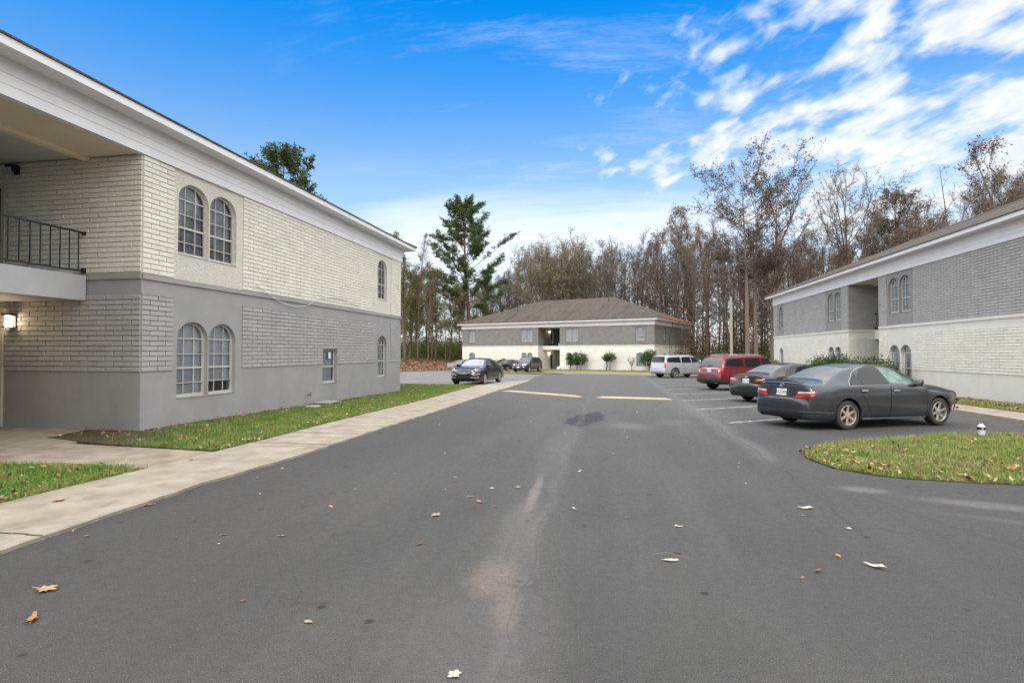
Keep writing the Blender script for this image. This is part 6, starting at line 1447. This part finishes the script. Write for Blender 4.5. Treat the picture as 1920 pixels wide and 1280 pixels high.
# bags and bucket on the far balcony
p = far_local(14.6, 1.9, 3.39); e = empty('refuse_bag', p, .3, 'black bags heaped on the upper balcony of the far building', 'bag'); M = MB()
for q, s_ in (((0, 0, .35), (.45, .4, .4)), ((.5, .1, .28), (.35, .35, .3)), ((.15, .1, .7), (.25, .25, .25))): M.blob(q, s_, mat('black_bag', (.015, .016, .02), .35, bump=.03, bscale=8), p=2.3)
M.build('bag', e, smooth=True)
p = far_local(15.7, 1.75, 3.39); M = MB(); M.lathe([(.13, 0), (.16, .36), (.15, .36), (.12, .02)], mat('white_plastic', (.7, .72, .72), .5), n=18); M.tube([(-.16, 0, .34), (-.08, -.02, .48), (.08, -.02, .48), (.16, 0, .34)], .01, IRON, 5); o = M.build('bucket', smooth=True); o.location = p; tag(o, 'white bucket on the far balcony beside the black bags', 'bucket')
p = far_local(16.75, -.6, .65 - .0); gzz = gz(p[0], p[1]); M = MB(); M.blob((0, 0, .22), (.32, .22, .24), mat('white_bag', (.7, .69, .66), .6, bump=.03, bscale=7), p=2.2); M.blob((.18, .05, .42), (.14, .12, .14), mat('white_bag', (.7, .69, .66), .6), p=2.2); o = M.build('bag', smooth=True); o.location = (p[0], p[1], gzz); tag(o, 'crumpled white bag on the ground by the far breezeway corner', 'bag')
# small black thing hanging on the right balcony rail
# utility lids by the left wall
M = MB(); M.box((-.28, -.40, -.05), (.28, .40, .07), mat('dark_box_plastic', (.04, .045, .045), .7)); M.box((-.30, -.42, .07), (.30, .42, .10), mat('grey_green_lid', (.36, .39, .36), .8, (.3, .33, .3), 5)); o = M.build('utility_box'); o.location = (-9.60, 17.75, -.05); tag(o, 'low utility box with a pale grey-green lid against the left wall', 'utility box')
M = MB(); M.lathe([(.0, .05), (.22, .05), (.25, .03), (.25, -.05)], mat('pale_concrete_cap', (.42, .42, .40), .85), n=20); o = M.build('meter_cover', smooth=True); o.location = (-9.42, 16.55, -.02); tag(o, 'round pale cover in the grass beside the low utility box', 'cover')
# white jug with dark band on the island
e = empty('jug', (7.34, 13.17, gz(7, 13.17) + .03), 0, 'white plastic jug with a black band standing on the edge of the grass island', 'jug'); e.scale = (.7, .7, .72)
WP = mat('white_plastic', (.7, .72, .72), .5); M = MB(); M.lathe([(0, 0), (.075, 0), (.088, .03), (.098, .15), (.10, .155)], WP, n=24); M.lathe([(.098, .232), (.10, .245), (.075, .27), (.055, .285), (.05, .30), (.0, .30)], WP, n=24); M.build('body', e, smooth=True)
M = MB(); M.lathe([(.098, .153), (.106, .156), (.106, .232), (.098, .235)], CBLK, n=24); M.build('band', e, smooth=True); M = MB(); M.lathe([(.0, .325), (.04, .325), (.045, .30)], WP, n=18); M.build('cap', e, smooth=True)
M = MB(); M.box((-.05, -.109, .185), (.0, -.104, .205), WP); M.build('tag_mark', e)
# teal scrap in the grass
M = MB(); M.add([(-.035, 0, .02), (.0, -.02, .045), (.04, .0, .03), (.01, .03, .06)], [(0, 1, 3), (1, 2, 3)], mat('teal_plastic', (.02, .35, .36), .4)); M.add([(-.02, -.04, .01), (.03, -.03, .03), (.0, -.06, .02)], [(0, 1, 2)], mat('red_scrap', (.5, .03, .03), .5)); o = M.build('litter_scrap'); o.location = (-8.72, 9.15, .04); tag(o, 'teal and red plastic scrap in the grass near the building corner', 'litter')
# fence at the far left
e = empty('fence', (-39.5, 97.4, gz(-39.5, 97.4)), R(11), 'dark slatted fence at the foot of the trees beyond the leafy bank', 'fence')
FM = mat('dark_fence_wood', (.055, .045, .035), .9, (.085, .07, .055), 4); rnd = random.Random(9)
for i in range(7):
    M = MB(); x0 = i * 2.4
    for j in range(15): x = x0 + .08 + j * .15; M.box((x, -.01, 0), (x + .12, .012, 1.55 + rnd.uniform(-.03, .03)), FM)
    for z in (.35, 1.25): M.box((x0, .013, z), (x0 + 2.4, .05, z + .09), FM)
    M.build('panel', e)
for i in range(8): M = MB(); M.box((i * 2.4 - .05, .052, -.3), (i * 2.4 + .05, .15, 1.65), FM); M.build('post', e)
# pale low building far beyond the fence
e = empty('low_building', (-46.5, 122, gz(-46, 122)), R(10), 'low pale building glimpsed through the trees beyond the dark fence', 'building')
M = MB(); M.box((0, 0, -.5), (16, 6, 2.4), mat('pale_far_wall', (.48, .44, .40), .9)); M.build('wall', e)
M = MB(); M.add([(-.4, -.4, 2.4), (16.4, -.4, 2.4), (16.4, 6.4, 2.4), (-.4, 6.4, 2.4), (-.4, 3, 3.6), (16.4, 3, 3.6)], [(0, 1, 5, 4), (2, 3, 4, 5), (0, 4, 3), (1, 2, 5), (3, 2, 1, 0)], mat('far_grey_roof', (.16, .15, .15), .9)); M.build('roof', e)
M = MB()
for x in (2, 6, 10, 13.5): M.box((x, -.02, .9), (x + 1, 0.01, 1.9), DARK)
M.build('window', e)
# conduit on the far end wall, roof vents, pine straw on the far hip (building parts)
M = MB(); Lf = 2 * 13.2 + 3.42; xo = Lf + .06
M.tube([(xo, 6.6, .2), (xo, 6.6, 3.3), (xo, 6.55, 4.6), (xo + .25, 6.8, 5.6), (xo + .35, 6.9, 6.9)], .035, IRON, 6); M.build('conduit', bf_, smooth=True)
M = MB()
for u in (7.5, 20.9): M.tube([(u, 7.2 if u > 10 else 4, 6.75 + .398 * ((7.2 if u > 10 else 4) + .55)), (u, 7.2 if u > 10 else 4, 6.75 + .398 * ((7.2 if u > 10 else 4) + .55) + .45)], .07, IRON, 8)
M.build('vent_pipe', rf_, smooth=True)
q, rg = scatter([[(Lf - 1.5, 5), (Lf + .55, 4), (Lf + .55, 17.9), (Lf - 1.2, 16)]], [34], 5)
V = np.zeros((len(q), 4, 3)); aa = rg.random(len(q)) * 6.28
for kx in range(4):
    V[:, kx, 0] = q[:, 0] + .13 * np.cos(aa + kx * 1.57); V[:, kx, 1] = q[:, 1] + .09 * np.sin(aa + kx * 1.57); V[:, kx, 2] = 6.75 + .398 * (Lf + .59 - V[:, kx, 0]) + .03 + rg.random(len(q)) * .04
keep = q[:, 1] > (Lf + .59 - q[:, 0]); o = mesh_np('pine_straw', V[keep].reshape(-1, 3), None, leafy('orange_pine_straw', [(.28, .09, .03), (.38, .15, .05), (.2, .07, .03)]), 4); o.parent = rf_; o['kind'] = 'stuff'
